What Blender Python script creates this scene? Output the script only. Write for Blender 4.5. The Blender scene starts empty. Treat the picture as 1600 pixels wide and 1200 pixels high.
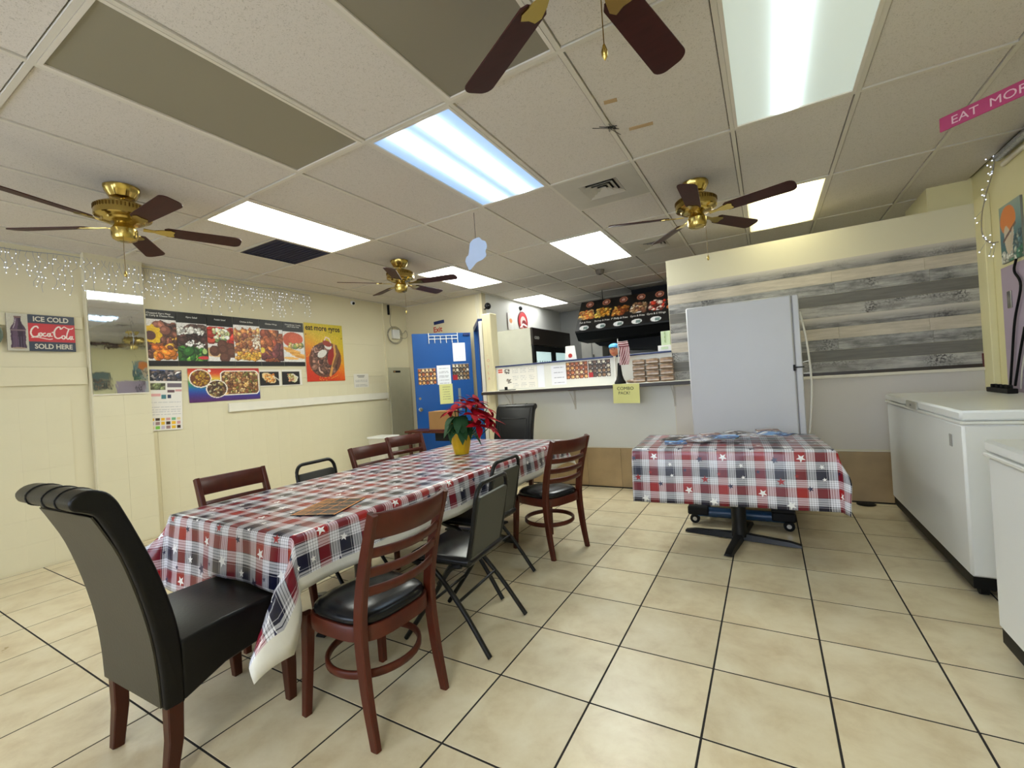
import bpy, bmesh, math, random
import numpy as np
from mathutils import Vector, Matrix
random.seed(7)
PI = math.pi
C = bpy.context.scene.collection
sc = bpy.context.scene

# ------------------------------------------------------------------ camera, world, exposure
CAMZ = 1.3404
cam_d = bpy.data.cameras.new('camera')
cam_d.sensor_width = 36.0
cam_d.lens = 694.535 / 1600 * 36.0
cam_d.clip_start = 0.02
cam = bpy.data.objects.new('camera', cam_d)
C.objects.link(cam)
yaw, pitch, roll = -0.522417, -0.00130811, -0.0666072
f = Vector((math.sin(yaw) * math.cos(pitch), math.cos(yaw) * math.cos(pitch), math.sin(pitch)))
r = Vector((math.cos(yaw), -math.sin(yaw), 0))
u = r.cross(f)
r2 = r * math.cos(roll) + u * math.sin(roll)
u2 = -r * math.sin(roll) + u * math.cos(roll)
cam.matrix_world = Matrix(((r2.x, u2.x, -f.x, 0), (r2.y, u2.y, -f.y, 0), (r2.z, u2.z, -f.z, CAMZ), (0, 0, 0, 1)))
sc.camera = cam

world = bpy.data.worlds.new('world')
sc.world = world
world.use_nodes = True
wn = world.node_tree.nodes
wn['Background'].inputs[0].default_value = (0.72, 0.82, 1.0, 1)
wn['Background'].inputs[1].default_value = 2.3

LIGHT = 7.0            # strength of a lit ceiling panel
vs = sc.view_settings
vs.view_transform = 'Standard'
vs.look = 'None'
vs.gamma = 1.0
vs.use_curve_mapping = False
vs.exposure = 1.56
sc.cycles.use_denoising = True
sc.cycles.max_bounces = 8
sc.cycles.diffuse_bounces = 5
sc.cycles.caustics_reflective = False
sc.cycles.caustics_refractive = False
sc.cycles.sample_clamp_indirect = 6.0

# ------------------------------------------------------------------ helpers: materials
def lin(c):
    return tuple(((x / 255) / 12.92) if x / 255 <= 0.04045 else (((x / 255) + 0.055) / 1.055) ** 2.4 for x in c)

MATS = {}
def mat(name, col, rough=0.5, metal=0.0, var=0.06, scale=6.0, bump=0.0, bscale=None, spec=0.5, coat=0.0, rand=0.0, stretch=None):
    """Principled material; colour broken up by noise in object space."""
    if name in MATS:
        return MATS[name]
    m = bpy.data.materials.new(name)
    m.use_nodes = True
    nt = m.node_tree
    b = nt.nodes['Principled BSDF']
    c = lin(col)
    b.inputs['Roughness'].default_value = rough
    b.inputs['Metallic'].default_value = metal
    b.inputs['Specular IOR Level'].default_value = spec
    b.inputs['Coat Weight'].default_value = coat
    b.inputs['Coat Roughness'].default_value = 0.1
    tc = nt.nodes.new('ShaderNodeTexCoord')
    mp = nt.nodes.new('ShaderNodeMapping')
    if stretch:
        mp.inputs['Scale'].default_value = stretch
    nt.links.new(tc.outputs['Object'], mp.inputs['Vector'])
    nz = nt.nodes.new('ShaderNodeTexNoise')
    nz.inputs['Scale'].default_value = scale
    nz.inputs['Detail'].default_value = 5
    nt.links.new(mp.outputs[0], nz.inputs['Vector'])
    mx = nt.nodes.new('ShaderNodeMix')
    mx.data_type = 'RGBA'
    mx.inputs['A'].default_value = (*[x * (1 - var * 1.6) for x in c], 1)
    mx.inputs['B'].default_value = (*[min(1, x * (1 + var * 1.6)) for x in c], 1)
    nt.links.new(nz.outputs['Fac'], mx.inputs['Factor'])
    out = mx.outputs['Result']
    if rand:
        oi = nt.nodes.new('ShaderNodeObjectInfo')
        hs = nt.nodes.new('ShaderNodeHueSaturation')
        mr = nt.nodes.new('ShaderNodeMapRange')
        mr.inputs['To Min'].default_value = 1 - rand
        mr.inputs['To Max'].default_value = 1 + rand
        nt.links.new(oi.outputs['Random'], mr.inputs['Value'])
        nt.links.new(mr.outputs[0], hs.inputs['Value'])
        nt.links.new(out, hs.inputs['Color'])
        out = hs.outputs['Color']
    nt.links.new(out, b.inputs['Base Color'])
    if bump:
        n2 = nt.nodes.new('ShaderNodeTexNoise')
        n2.inputs['Scale'].default_value = bscale or scale * 8
        n2.inputs['Detail'].default_value = 3
        nt.links.new(mp.outputs[0], n2.inputs['Vector'])
        bp = nt.nodes.new('ShaderNodeBump')
        bp.inputs['Strength'].default_value = bump
        bp.inputs['Distance'].default_value = 0.004
        nt.links.new(n2.outputs['Fac'], bp.inputs['Height'])
        nt.links.new(bp.outputs[0], b.inputs['Normal'])
    MATS[name] = m
    return m

def emat(name, col, strength):
    m = bpy.data.materials.new(name)
    m.use_nodes = True
    b = m.node_tree.nodes['Principled BSDF']
    b.inputs['Base Color'].default_value = (0.8, 0.8, 0.8, 1)
    b.inputs['Emission Color'].default_value = (*lin(col), 1)
    b.inputs['Emission Strength'].default_value = strength
    return m

def print_mat():
    """Printed paper: colour comes from the colour attribute of the print itself."""
    if 'print' in MATS:
        return MATS['print']
    m = bpy.data.materials.new('printed_paper')
    m.use_nodes = True
    nt = m.node_tree
    b = nt.nodes['Principled BSDF']
    b.inputs['Roughness'].default_value = 0.4
    a = nt.nodes.new('ShaderNodeAttribute')
    a.attribute_name = 'Col'
    nt.links.new(a.outputs['Color'], b.inputs['Base Color'])
    MATS['print'] = m
    return m

# ------------------------------------------------------------------ helpers: meshes
class MB:
    def __init__(self):
        self.v = []; self.f = []; self.m = []
    def add(self, vs, fs, mi=0):
        o = len(self.v)
        self.v += [tuple(x) for x in vs]
        self.f += [tuple(i + o for i in q) for q in fs]
        self.m += [mi] * len(fs)
        return self
    def box(self, x0, y0, z0, x1, y1, z1, c=0.0, mi=0, M=None):
        x0, x1 = min(x0, x1), max(x0, x1); y0, y1 = min(y0, y1), max(y0, y1); z0, z1 = min(z0, z1), max(z0, z1)
        if c <= 0:
            vs = [(x, y, z) for x in (x0, x1) for y in (y0, y1) for z in (z0, z1)]
            fs = [(0, 1, 3, 2), (4, 6, 7, 5), (0, 4, 5, 1), (2, 3, 7, 6), (0, 2, 6, 4), (1, 5, 7, 3)]
        else:
            vs = []; idx = {}
            for a, x in enumerate((x0, x1)):
                for b, y in enumerate((y0, y1)):
                    for d, z in enumerate((z0, z1)):
                        sx, sy, sz = (1 - 2 * a), (1 - 2 * b), (1 - 2 * d)
                        idx[a, b, d, 0] = len(vs); vs.append((x, y + sy * c, z + sz * c))
                        idx[a, b, d, 1] = len(vs); vs.append((x + sx * c, y, z + sz * c))
                        idx[a, b, d, 2] = len(vs); vs.append((x + sx * c, y + sy * c, z))
            fs = []
            for a in (0, 1):
                fs.append([idx[a, 0, 0, 0], idx[a, 1, 0, 0], idx[a, 1, 1, 0], idx[a, 0, 1, 0]])
                fs.append([idx[0, a, 0, 1], idx[1, a, 0, 1], idx[1, a, 1, 1], idx[0, a, 1, 1]])
                fs.append([idx[0, 0, a, 2], idx[1, 0, a, 2], idx[1, 1, a, 2], idx[0, 1, a, 2]])
            for a in (0, 1):
                for b in (0, 1):
                    fs.append([idx[a, b, 0, 0], idx[a, b, 1, 0], idx[a, b, 1, 1], idx[a, b, 0, 1]])
                    fs.append([idx[a, 0, b, 0], idx[a, 1, b, 0], idx[a, 1, b, 2], idx[a, 0, b, 2]])
                    fs.append([idx[0, a, b, 1], idx[1, a, b, 1], idx[1, a, b, 2], idx[0, a, b, 2]])
                    for d in (0, 1):
                        fs.append([idx[a, b, d, 0], idx[a, b, d, 1], idx[a, b, d, 2]])
        if M is not None:
            vs = [tuple(M @ Vector(q)) for q in vs]
        return self.add(vs, fs, mi)
    def sweep(self, path, sec, up=(0, 0, 1), scales=None, cap=True, closed=False, mi=0):
        """sec: closed 2D outline (s along side, w along up') swept along path."""
        path = [Vector(p) for p in path]; n = len(path); k = len(sec); up = Vector(up)
        vs = []
        for i, p in enumerate(path):
            if closed:
                t = (path[(i + 1) % n] - path[i - 1])
            else:
                t = path[min(i + 1, n - 1)] - path[max(i - 1, 0)]
            t.normalize()
            s = t.cross(up)
            if s.length < 1e-4:
                s = t.cross(Vector((0, 1, 0)))
            s.normalize()
            w = s.cross(t).normalized()
            q = scales[i] if scales else 1.0
            for a, b in sec:
                vs.append(p + s * (a * q) + w * (b * q))
        fs = []
        rng = n if closed else n - 1
        for i in range(rng):
            for j in range(k):
                a = i * k + j; b = i * k + (j + 1) % k
                c2 = ((i + 1) % n) * k + (j + 1) % k; d = ((i + 1) % n) * k + j
                fs.append((a, b, c2, d))
        if cap and not closed:
            fs.append(tuple(range(k - 1, -1, -1)))
            fs.append(tuple((n - 1) * k + j for j in range(k)))
        return self.add(vs, fs, mi)
    def tube(self, path, rad, n=8, closed=False, mi=0, scales=None):
        sec = [(rad * math.cos(2 * PI * i / n), rad * math.sin(2 * PI * i / n)) for i in range(n)]
        # keep a stable up vector per tube
        d = Vector(path[-1]) - Vector(path[0])
        up = (0, 0, 1)
        if not closed and d.length > 1e-6 and abs(d.normalized().z) > 0.9:
            up = (0.3, 1, 0)
        return self.sweep(path, sec, up=up, closed=closed, mi=mi, scales=scales)
    def lathe(self, prof, n=24, cx=0, cy=0, mi=0, cap=True):
        vs = []
        for rr, z in prof:
            for i in range(n):
                a = 2 * PI * i / n
                vs.append((cx + rr * math.cos(a), cy + rr * math.sin(a), z))
        fs = []
        for j in range(len(prof) - 1):
            for i in range(n):
                a = j * n + i; b = j * n + (i + 1) % n
                fs.append((a, b, b + n, a + n))
        if cap:
            fs.append(tuple(range(n - 1, -1, -1)))
            fs.append(tuple((len(prof) - 1) * n + i for i in range(n)))
        return self.add(vs, fs, mi)
    def prism(self, pts, a0, a1, axis='x', mi=0):
        """extrude a 2D outline. axis x: pts are (y,z); axis y: (x,z); axis z: (x,y)."""
        def P(p, a):
            return (a, p[0], p[1]) if axis == 'x' else ((p[0], a, p[1]) if axis == 'y' else (p[0], p[1], a))
        n = len(pts)
        vs = [P(p, a0) for p in pts] + [P(p, a1) for p in pts]
        fs = [tuple(range(n)), tuple(range(2 * n - 1, n - 1, -1))]
        fs += [(i, i + n, (i + 1) % n + n, (i + 1) % n) for i in range(n)]
        return self.add(vs, fs, mi)
    def ball(self, c, rad, n=8, m=6, mi=0, sc=(1, 1, 1)):
        prof = []
        vs = [(c[0], c[1], c[2] - rad * sc[2])]
        for j in range(1, m):
            t = PI * j / m
            for i in range(n):
                a = 2 * PI * i / n
                vs.append((c[0] + rad * sc[0] * math.sin(t) * math.cos(a), c[1] + rad * sc[1] * math.sin(t) * math.sin(a), c[2] - rad * sc[2] * math.cos(t)))
        vs.append((c[0], c[1], c[2] + rad * sc[2]))
        fs = []
        for i in range(n):
            fs.append((0, 1 + (i + 1) % n, 1 + i))
            fs.append((len(vs) - 1, 1 + (m - 2) * n + i, 1 + (m - 2) * n + (i + 1) % n))
        for j in range(m - 2):
            for i in range(n):
                a = 1 + j * n + i; b = 1 + j * n + (i + 1) % n
                fs.append((a, b, b + n, a + n))
        return self.add(vs, fs, mi)
    def mesh(self, name, mats, smooth=None, bevel=0.0, bseg=2, fix=True, sub=0):
        me = bpy.data.meshes.new(name)
        me.from_pydata(self.v, [], self.f)
        for m in (mats if isinstance(mats, (list, tuple)) else [mats]):
            me.materials.append(m)
        if any(self.m):
            me.polygons.foreach_set('material_index', self.m)
        if fix or bevel:
            bm = bmesh.new(); bm.from_mesh(me)
            if fix:
                bmesh.ops.recalc_face_normals(bm, faces=bm.faces)
            if bevel:
                es = [e for e in bm.edges if len(e.link_faces) == 2 and e.calc_face_angle(0) > 0.6]
                bmesh.ops.bevel(bm, geom=es, offset=bevel, segments=bseg, affect='EDGES', profile=0.6)
            bm.to_mesh(me); bm.free()
        if smooth is not None:
            me.polygons.foreach_set('use_smooth', [True] * len(me.polygons))
            me.set_sharp_from_angle(angle=math.radians(smooth))
        me.update()
        return me

def obj(name, me, parent=None, loc=None, rot=None, **props):
    o = bpy.data.objects.new(name, me)
    C.objects.link(o)
    if parent is not None:
        o.parent = parent
    if loc is not None: o.location = loc
    if rot is not None: o.rotation_euler = rot
    for k, v in props.items(): o[k] = v
    return o

def part(name, mb, mats, parent, smooth=None, bevel=0.0, loc=None, rot=None, **kw):
    props = {k: kw.pop(k) for k in list(kw) if k in ('label', 'kind')}
    return obj(name, mb.mesh(name, mats, smooth=smooth, bevel=bevel, **kw), parent, loc, rot, **props)

def tag(o, label, cat, group=None):
    o['label'] = label; o['category'] = cat
    if group: o['group'] = group
    return o

def thing(name, label, cat, loc=(0, 0, 0), rz=0.0, group=None, rot=None):
    o = bpy.data.objects.new(name, None)
    o.empty_display_size = 0.1
    C.objects.link(o)
    o.location = loc
    o.rotation_euler = rot if rot else (0, 0, rz)
    return tag(o, label, cat, group)

def struct(name, mb, mats, parent=None, **kw):
    o = part(name, mb, mats, parent, **kw)
    if parent is None: o['kind'] = 'structure'
    return o

def dup(root, loc, rz, label, group=None):
    q = root.copy(); C.objects.link(q); q.location = loc; q.rotation_euler = (0, 0, rz); q['label'] = label
    if group: q['group'] = group
    for ch in list(root.children):
        c2 = ch.copy(); C.objects.link(c2); c2.parent = q
        for g in list(ch.children):
            d = g.copy(); C.objects.link(d); d.parent = c2
    return q

def basis(o, xa, ya, za, org):
    o.matrix_world = Matrix(((xa[0], ya[0], za[0], org[0]), (xa[1], ya[1], za[1], org[1]), (xa[2], ya[2], za[2], org[2]), (0, 0, 0, 1)))

# wall frames: local x = right, y = up, z = out of the wall
def on_left(o, y, z, x):   basis(o, (0, 1, 0), (0, 0, 1), (1, 0, 0), (x, y, z))
def on_back(o, x, z, y):   basis(o, (1, 0, 0), (0, 0, 1), (0, -1, 0), (x, y, z))
def on_right(o, y, z, x):  basis(o, (0, -1, 0), (0, 0, 1), (-1, 0, 0), (x, y, z))

# ------------------------------------------------------------------ helpers: prints (flat graphics painted on a grid of vertices)
class Ras:
    def __init__(self, w, h, col=(255, 255, 255)):
        self.w, self.h = w, h
        self.a = np.zeros((h, w, 3)); self.a[:] = np.array(col) / 255.0
        self.yy, self.xx = np.mgrid[0:h, 0:w]
        self.xx = (self.xx + 0.5) / w; self.yy = (self.yy + 0.5) / h       # 0..1, y from the top
        self.asp = w / h
        self.rs = np.random.RandomState(5)
    def put(self, mask, col, al=1.0):
        c = np.array(col) / 255.0
        mask = mask.astype(float) * al
        self.a = self.a * (1 - mask[..., None]) + c * mask[..., None]
    def rect(self, x0, y0, x1, y1, col, al=1.0):
        self.put((self.xx >= x0) & (self.xx < x1) & (self.yy >= y0) & (self.yy < y1), col, al)
    def rrect(self, x0, y0, x1, y1, rad, col):
        dx = np.maximum(np.maximum(x0 + rad - self.xx, self.xx - (x1 - rad)), 0) * self.asp
        rx = rad * self.asp
        dy = np.maximum(np.maximum(y0 + rx - self.yy, self.yy - (y1 - rx)), 0)
        m = (np.hypot(dx, dy) <= rx) & (self.xx > x0) & (self.xx < x1) & (self.yy > y0) & (self.yy < y1)
        self.put(m, col)
        return m
    def ell(self, cx, cy, rx, ry, col, ang=0.0, al=1.0, clip=None, jit=0.0):
        dx = (self.xx - cx) * self.asp; dy = self.yy - cy
        c, s = math.cos(ang), math.sin(ang)
        p = dx * c + dy * s; q = -dx * s + dy * c
        m = (p / (rx * self.asp)) ** 2 + (q / ry) ** 2 <= 1
        if clip is not None: m &= clip
        self.put(m, col, al)
        return m
    def grad(self, cols, x0=0, y0=0, x1=1, y1=1, ang=0.0):
        t = (self.yy - y0) / (y1 - y0) + math.tan(ang) * (self.xx - 0.5)
        t = np.clip(t, 0, 1) * (len(cols) - 1)
        i = np.clip(t.astype(int), 0, len(cols) - 2); fr = (t - i)[..., None]
        cc = np.array(cols) / 255.0
        g = cc[i] * (1 - fr) + cc[i + 1] * fr
        m = (self.xx >= x0) & (self.xx < x1) & (self.yy >= y0) & (self.yy < y1)
        self.a[m] = g[m]
    def blobs(self, x0, y0, x1, y1, n, cols, smin, smax, flat=0.5, clip=None):
        rs = self.rs
        n = int(n * 1.6); smin *= .75; smax *= .75
        for _ in range(n):
            c = np.array(cols[rs.randint(len(cols))]) * (0.75 + 0.45 * rs.rand())
            s = smin + (smax - smin) * rs.rand()
            ry = s * (flat + (1 - flat) * rs.rand())
            px, py, an = x0 + (x1 - x0) * rs.rand(), y0 + (y1 - y0) * rs.rand(), rs.rand() * PI
            rx = s / self.asp
            self.ell(px, py, rx, ry, np.clip(c * .62, 0, 255), an, clip=clip)
            self.ell(px - rx * .08, py - ry * .1, rx * .86, ry * .84, np.clip(c, 0, 255), an, clip=clip)
            self.ell(px - rx * .25, py - ry * .3, rx * .4, ry * .35, np.clip(c * 1.22 + 10, 0, 255), an, clip=clip)
    def line(self, pts, wd, col, clip=None):
        m = np.zeros_like(self.xx, bool)
        for i in range(len(pts) - 1):
            (ax, ay), (bx, by) = pts[i], pts[i + 1]
            px = (self.xx - ax) * self.asp; py = self.yy - ay
            vx = (bx - ax) * self.asp; vy = by - ay
            L = vx * vx + vy * vy + 1e-12
            t = np.clip((px * vx + py * vy) / L, 0, 1)
            m |= np.hypot(px - t * vx, py - t * vy) <= wd / 2
        if clip is not None: m &= clip
        self.put(m, col)
    def noise(self, amt):
        self.a = np.clip(self.a * (1 + amt * (self.rs.rand(self.h, self.w, 1) - 0.5)), 0, 1)
    def scribble(self, x0, y0, x1, y1, rows, col, wd=0.012, al=1.0):
        """lines of small unreadable print"""
        rs = self.rs
        for k in range(rows):
            y = y0 + (y1 - y0) * (k + 0.5) / rows
            x = x0
            while x < x1:
                L = (0.04 + 0.10 * rs.rand()) * (x1 - x0) * 1.3
                self.rect(x, y - wd / 2, min(x + L, x1), y + wd / 2, col, al)
                x += L + 0.03 * (x1 - x0)

def print_mesh(name, W, H, ras, curl=None, thick=0.0):
    h, w = ras.h, ras.w
    xs = np.linspace(0, W, w); ys = np.linspace(0, H, h)
    X, Y = np.meshgrid(xs, ys)
    Z = np.zeros_like(X) if curl is None else curl(X / W, Y / H)
    co = np.stack([X, Y, Z], -1).reshape(-1, 3)
    col = ras.a[::-1].reshape(-1, 3)
    lc = np.where(col <= 0.04045, col / 12.92, ((col + 0.055) / 1.055) ** 2.4)
    me = bpy.data.meshes.new(name)
    i = np.arange((h - 1) * (w - 1)); rr = i // (w - 1); cc = i % (w - 1)
    a = rr * w + cc
    q = np.stack([a, a + 1, a + w + 1, a + w], -1)
    me.vertices.add(len(co)); me.vertices.foreach_set('co', co.ravel())
    me.loops.add(q.size); me.loops.foreach_set('vertex_index', q.ravel())
    me.polygons.add(len(q)); me.polygons.foreach_set('loop_start', np.arange(len(q)) * 4)
    me.update()
    me.attributes.new('Col', 'FLOAT_COLOR', 'POINT')
    me.attributes['Col'].data.foreach_set('color', np.concatenate([lc, np.ones((len(lc), 1))], 1).ravel())
    me.materials.append(print_mat())
    if curl is not None:
        me.polygons.foreach_set('use_smooth', [True] * len(q))
    me.validate()
    return me

def poster(name, label, cat, W, H, ras, place, group=None, curl=None, thick=0.002, backcol=(235, 232, 225), edge=None):
    """a sheet: thin backing board as the thing's body, the print on its face"""
    t = thing(name, label, cat, group=group)
    mb = MB(); mb.box(0, 0, -thick, W, H, -0.0004)
    if curl is None:
        part('sheet', mb, edge or mat('paper_edge', backcol, 0.7), t)
    obj('print', print_mesh('print', W, H, ras, curl), t)
    place(t)
    return t

def text(s, size, material, parent, loc, rot=None, align='LEFT', depth=0.0006, name='lettering', xs=1.0, shear=0.0, bold=0.0):
    cu = bpy.data.curves.new('text', 'FONT')
    cu.body = s; cu.size = size; cu.extrude = depth; cu.align_x = align; cu.shear = shear; cu.offset = bold
    cu.resolution_u = 3
    to = bpy.data.objects.new('text', cu)
    C.objects.link(to)
    dg = bpy.context.evaluated_depsgraph_get()
    me = bpy.data.meshes.new_from_object(to.evaluated_get(dg))
    bpy.data.objects.remove(to)
    me.name = name
    if xs != 1.0:
        me.transform(Matrix.Diagonal((xs, 1, 1, 1)))
    me.materials.clear(); me.materials.append(material)
    return obj(name, me, parent, loc, rot)

# ------------------------------------------------------------------ materials
M_wall = mat('cream_wall_paint', (212, 204, 174), 0.55, var=0.03, scale=1.2, bump=0.08, bscale=25)
M_wall_w = mat('white_wall_paint', (208, 208, 202), 0.5, var=0.03, scale=1.0)
M_grey_wall = mat('grey_wall_paint', (150, 150, 146), 0.6, var=0.05, scale=1.5)
M_counter = mat('counter_wall_paint', (214, 214, 208), 0.5, var=0.06, scale=0.8)
M_cream2 = mat('pale_yellow_paint', (226, 218, 172), 0.5, var=0.03)
M_purple_glow = mat('purple_glow_tint', (176, 160, 180), 0.5, var=0.05)  # lilac stands in for purple light falling on the wall
M_grout = mat('dark_grout', (30, 25, 22), 0.9)
M_gapdark = mat('ceiling_void', (40, 36, 32), 0.9)
M_bar = mat('grid_bar_enamel', (206, 201, 190), 0.5, var=0.03)
M_frame = mat('light_frame_enamel', (214, 208, 198), 0.4)
M_wood = mat('mahogany_wood', (74, 29, 16), 0.36, var=0.22, scale=9, stretch=(3, 3, 0.6), spec=0.3)
M_wood_d = mat('dark_leg_wood', (62, 27, 14), 0.36, var=0.25, scale=8, stretch=(3, 3, 0.6), spec=0.3)
M_vinyl = mat('black_vinyl', (14, 15, 18), 0.25, spec=0.3, var=0.1, scale=20, bump=0.08, bscale=120)
M_leather = mat('brown_black_leather', (13, 12, 11), 0.34, spec=0.22, var=0.15, scale=12, bump=0.12, bscale=90)
M_leather_b = mat('leather_wall_sheen', (58, 54, 44), 0.42, spec=0.25, var=0.15, scale=5, bump=0.1, bscale=90)  # lighter olive: the wall's reflection painted into the leather colour
M_seam = mat('dark_seam', (12, 10, 9), 0.6)
M_blackmetal = mat('black_metal', (18, 18, 19), 0.35, spec=0.3, var=0.1)
M_backpanel = mat('grey_green_chair_back', (62, 64, 60), 0.5, var=0.06, bump=0.1, bscale=200)
M_brass = mat('polished_brass', (186, 162, 92), 0.2, metal=1.0, var=0.08)
M_blade = mat('mahogany_fan_blade', (58, 26, 24), 0.5, spec=0.2, var=0.2, scale=8, stretch=(1, 6, 6))
M_white = mat('white_enamel', (222, 222, 218), 0.3, var=0.02)
M_white_b = mat('freezer_white', (226, 228, 228), 0.28, var=0.02, scale=2)
M_fridge = mat('fridge_white', (190, 190, 192), 0.35, var=0.02)
M_rubber = mat('black_rubber', (16, 16, 16), 0.7, spec=0.2)
M_blue = mat('blue_door_paint', (18, 74, 140), 0.35, var=0.04, scale=3)
M_blue_d = mat('dark_blue_trim', (28, 44, 92), 0.4)
M_bluevent = mat('navy_return_grille', (34, 38, 62), 0.6)
M_chrome = mat('steel', (170, 170, 168), 0.25, metal=1.0, var=0.04)
M_paper = mat('white_paper', (228, 226, 222), 0.8, var=0.02)
M_yellow = mat('yellow_paper', (214, 212, 140), 0.8, var=0.03)
M_ink = mat('black_ink', (30, 30, 32), 0.7)
M_red = mat('red_ink', (178, 44, 34), 0.6)
M_whiteink = mat('white_ink', (232, 230, 224), 0.6)
M_cream_ink = mat('cream_ink', (206, 200, 184), 0.6)
M_shelf = mat('dark_brown_shelf', (44, 34, 26), 0.4, var=0.15, scale=10, stretch=(0.5, 6, 6))
M_lamin = mat('cream_laminate', (222, 216, 200), 0.4)
M_card = mat('brown_cardboard', (150, 112, 66), 0.8, var=0.06)
M_black = mat('matt_black', (14, 14, 15), 0.5, spec=0.2)
M_post = mat('pale_post_wood', (206, 196, 160), 0.6, var=0.08, stretch=(6, 6, 0.6))
M_cord = mat('white_cord', (214, 210, 196), 0.5)
M_maroon = mat('maroon_trim', (88, 34, 36), 0.5)
M_mag = mat('magenta_sign', (172, 52, 102), 0.5)
M_under = mat('white_vinyl_underside', (214, 212, 204), 0.4, var=0.05, scale=30, bump=0.15, bscale=120)

def floor_mat():
    m = bpy.data.materials.new('beige_ceramic_tile'); m.use_nodes = True
    nt = m.node_tree; b = nt.nodes['Principled BSDF']
    g = nt.nodes.new('ShaderNodeNewGeometry')
    oi = nt.nodes.new('ShaderNodeObjectInfo')
    mul = nt.nodes.new('ShaderNodeVectorMath'); mul.operation = 'MULTIPLY_ADD'
    mul.inputs[1].default_value = (1, 1, 1)
    cmb = nt.nodes.new('ShaderNodeCombineXYZ')
    sc_ = nt.nodes.new('ShaderNodeMath'); sc_.operation = 'MULTIPLY'; sc_.inputs[1].default_value = 37.0
    nt.links.new(oi.outputs['Random'], sc_.inputs[0])
    nt.links.new(sc_.outputs[0], cmb.inputs[2])
    nt.links.new(g.outputs['Position'], mul.inputs[0]); nt.links.new(cmb.outputs[0], mul.inputs[2])
    n1 = nt.nodes.new('ShaderNodeTexNoise'); n1.inputs['Scale'].default_value = 5.0; n1.inputs['Detail'].default_value = 7; n1.inputs['Roughness'].default_value = 0.62; n1.inputs['Distortion'].default_value = 0.25
    nt.links.new(mul.outputs[0], n1.inputs['Vector'])
    cr = nt.nodes.new('ShaderNodeValToRGB')
    e = cr.color_ramp.elements
    e[0].position = 0.24; e[0].color = (*lin((188, 168, 132)), 1)
    e[1].position = 0.78; e[1].color = (*lin((224, 214, 186)), 1)
    x = e.new(0.5); x.color = (*lin((211, 197, 164)), 1)
    nt.links.new(n1.outputs['Fac'], cr.inputs[0])
    hs = nt.nodes.new('ShaderNodeHueSaturation')
    mr = nt.nodes.new('ShaderNodeMapRange'); mr.inputs['To Min'].default_value = 0.94; mr.inputs['To Max'].default_value = 1.05
    nt.links.new(oi.outputs['Random'], mr.inputs['Value']); nt.links.new(mr.outputs[0], hs.inputs['Value'])
    nt.links.new(cr.outputs[0], hs.inputs['Color'])
    nt.links.new(hs.outputs[0], b.inputs['Base Color'])
    rr = nt.nodes.new('ShaderNodeMapRange'); rr.inputs['To Min'].default_value = 0.22; rr.inputs['To Max'].default_value = 0.42
    nt.links.new(n1.outputs['Fac'], rr.inputs['Value']); nt.links.new(rr.outputs[0], b.inputs['Roughness'])
    return m
M_floor = floor_mat()

def ceiling_mat():
    m = bpy.data.materials.new('fissured_ceiling_tile'); m.use_nodes = True
    nt = m.node_tree; b = nt.nodes['Principled BSDF']; b.inputs['Roughness'].default_value = 0.85
    tc = nt.nodes.new('ShaderNodeNewGeometry')
    w = nt.nodes.new('ShaderNodeTexNoise'); w.inputs['Scale'].default_value = 60; w.inputs['Detail'].default_value = 2
    nt.links.new(tc.outputs['Position'], w.inputs['Vector'])
    n = nt.nodes.new('ShaderNodeTexNoise'); n.inputs['Scale'].default_value = 95; n.inputs['Detail'].default_value = 3; n.inputs['Distortion'].default_value = 2.2
    nt.links.new(tc.outputs['Position'], n.inputs['Vector'])
    cr = nt.nodes.new('ShaderNodeValToRGB'); e = cr.color_ramp.elements
    e[0].position = 0.34; e[0].color = (*lin((178, 172, 163)), 1)
    e[1].position = 0.44; e[1].color = (*lin((208, 202, 195)), 1)
    nt.links.new(n.outputs['Fac'], cr.inputs[0])
    oi = nt.nodes.new('ShaderNodeObjectInfo')
    mr = nt.nodes.new('ShaderNodeMapRange'); mr.inputs['To Min'].default_value = 0.95; mr.inputs['To Max'].default_value = 1.03
    hs = nt.nodes.new('ShaderNodeHueSaturation')
    nt.links.new(oi.outputs['Random'], mr.inputs['Value']); nt.links.new(mr.outputs[0], hs.inputs['Value'])
    nt.links.new(cr.outputs[0], hs.inputs['Color']); nt.links.new(hs.outputs[0], b.inputs['Base Color'])
    bp = nt.nodes.new('ShaderNodeBump'); bp.inputs['Strength'].default_value = 0.2; bp.inputs['Distance'].default_value = 0.002
    nt.links.new(cr.outputs[0], bp.inputs['Height']); nt.links.new(bp.outputs[0], b.inputs['Normal'])
    return m
M_ceil = ceiling_mat()

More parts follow.
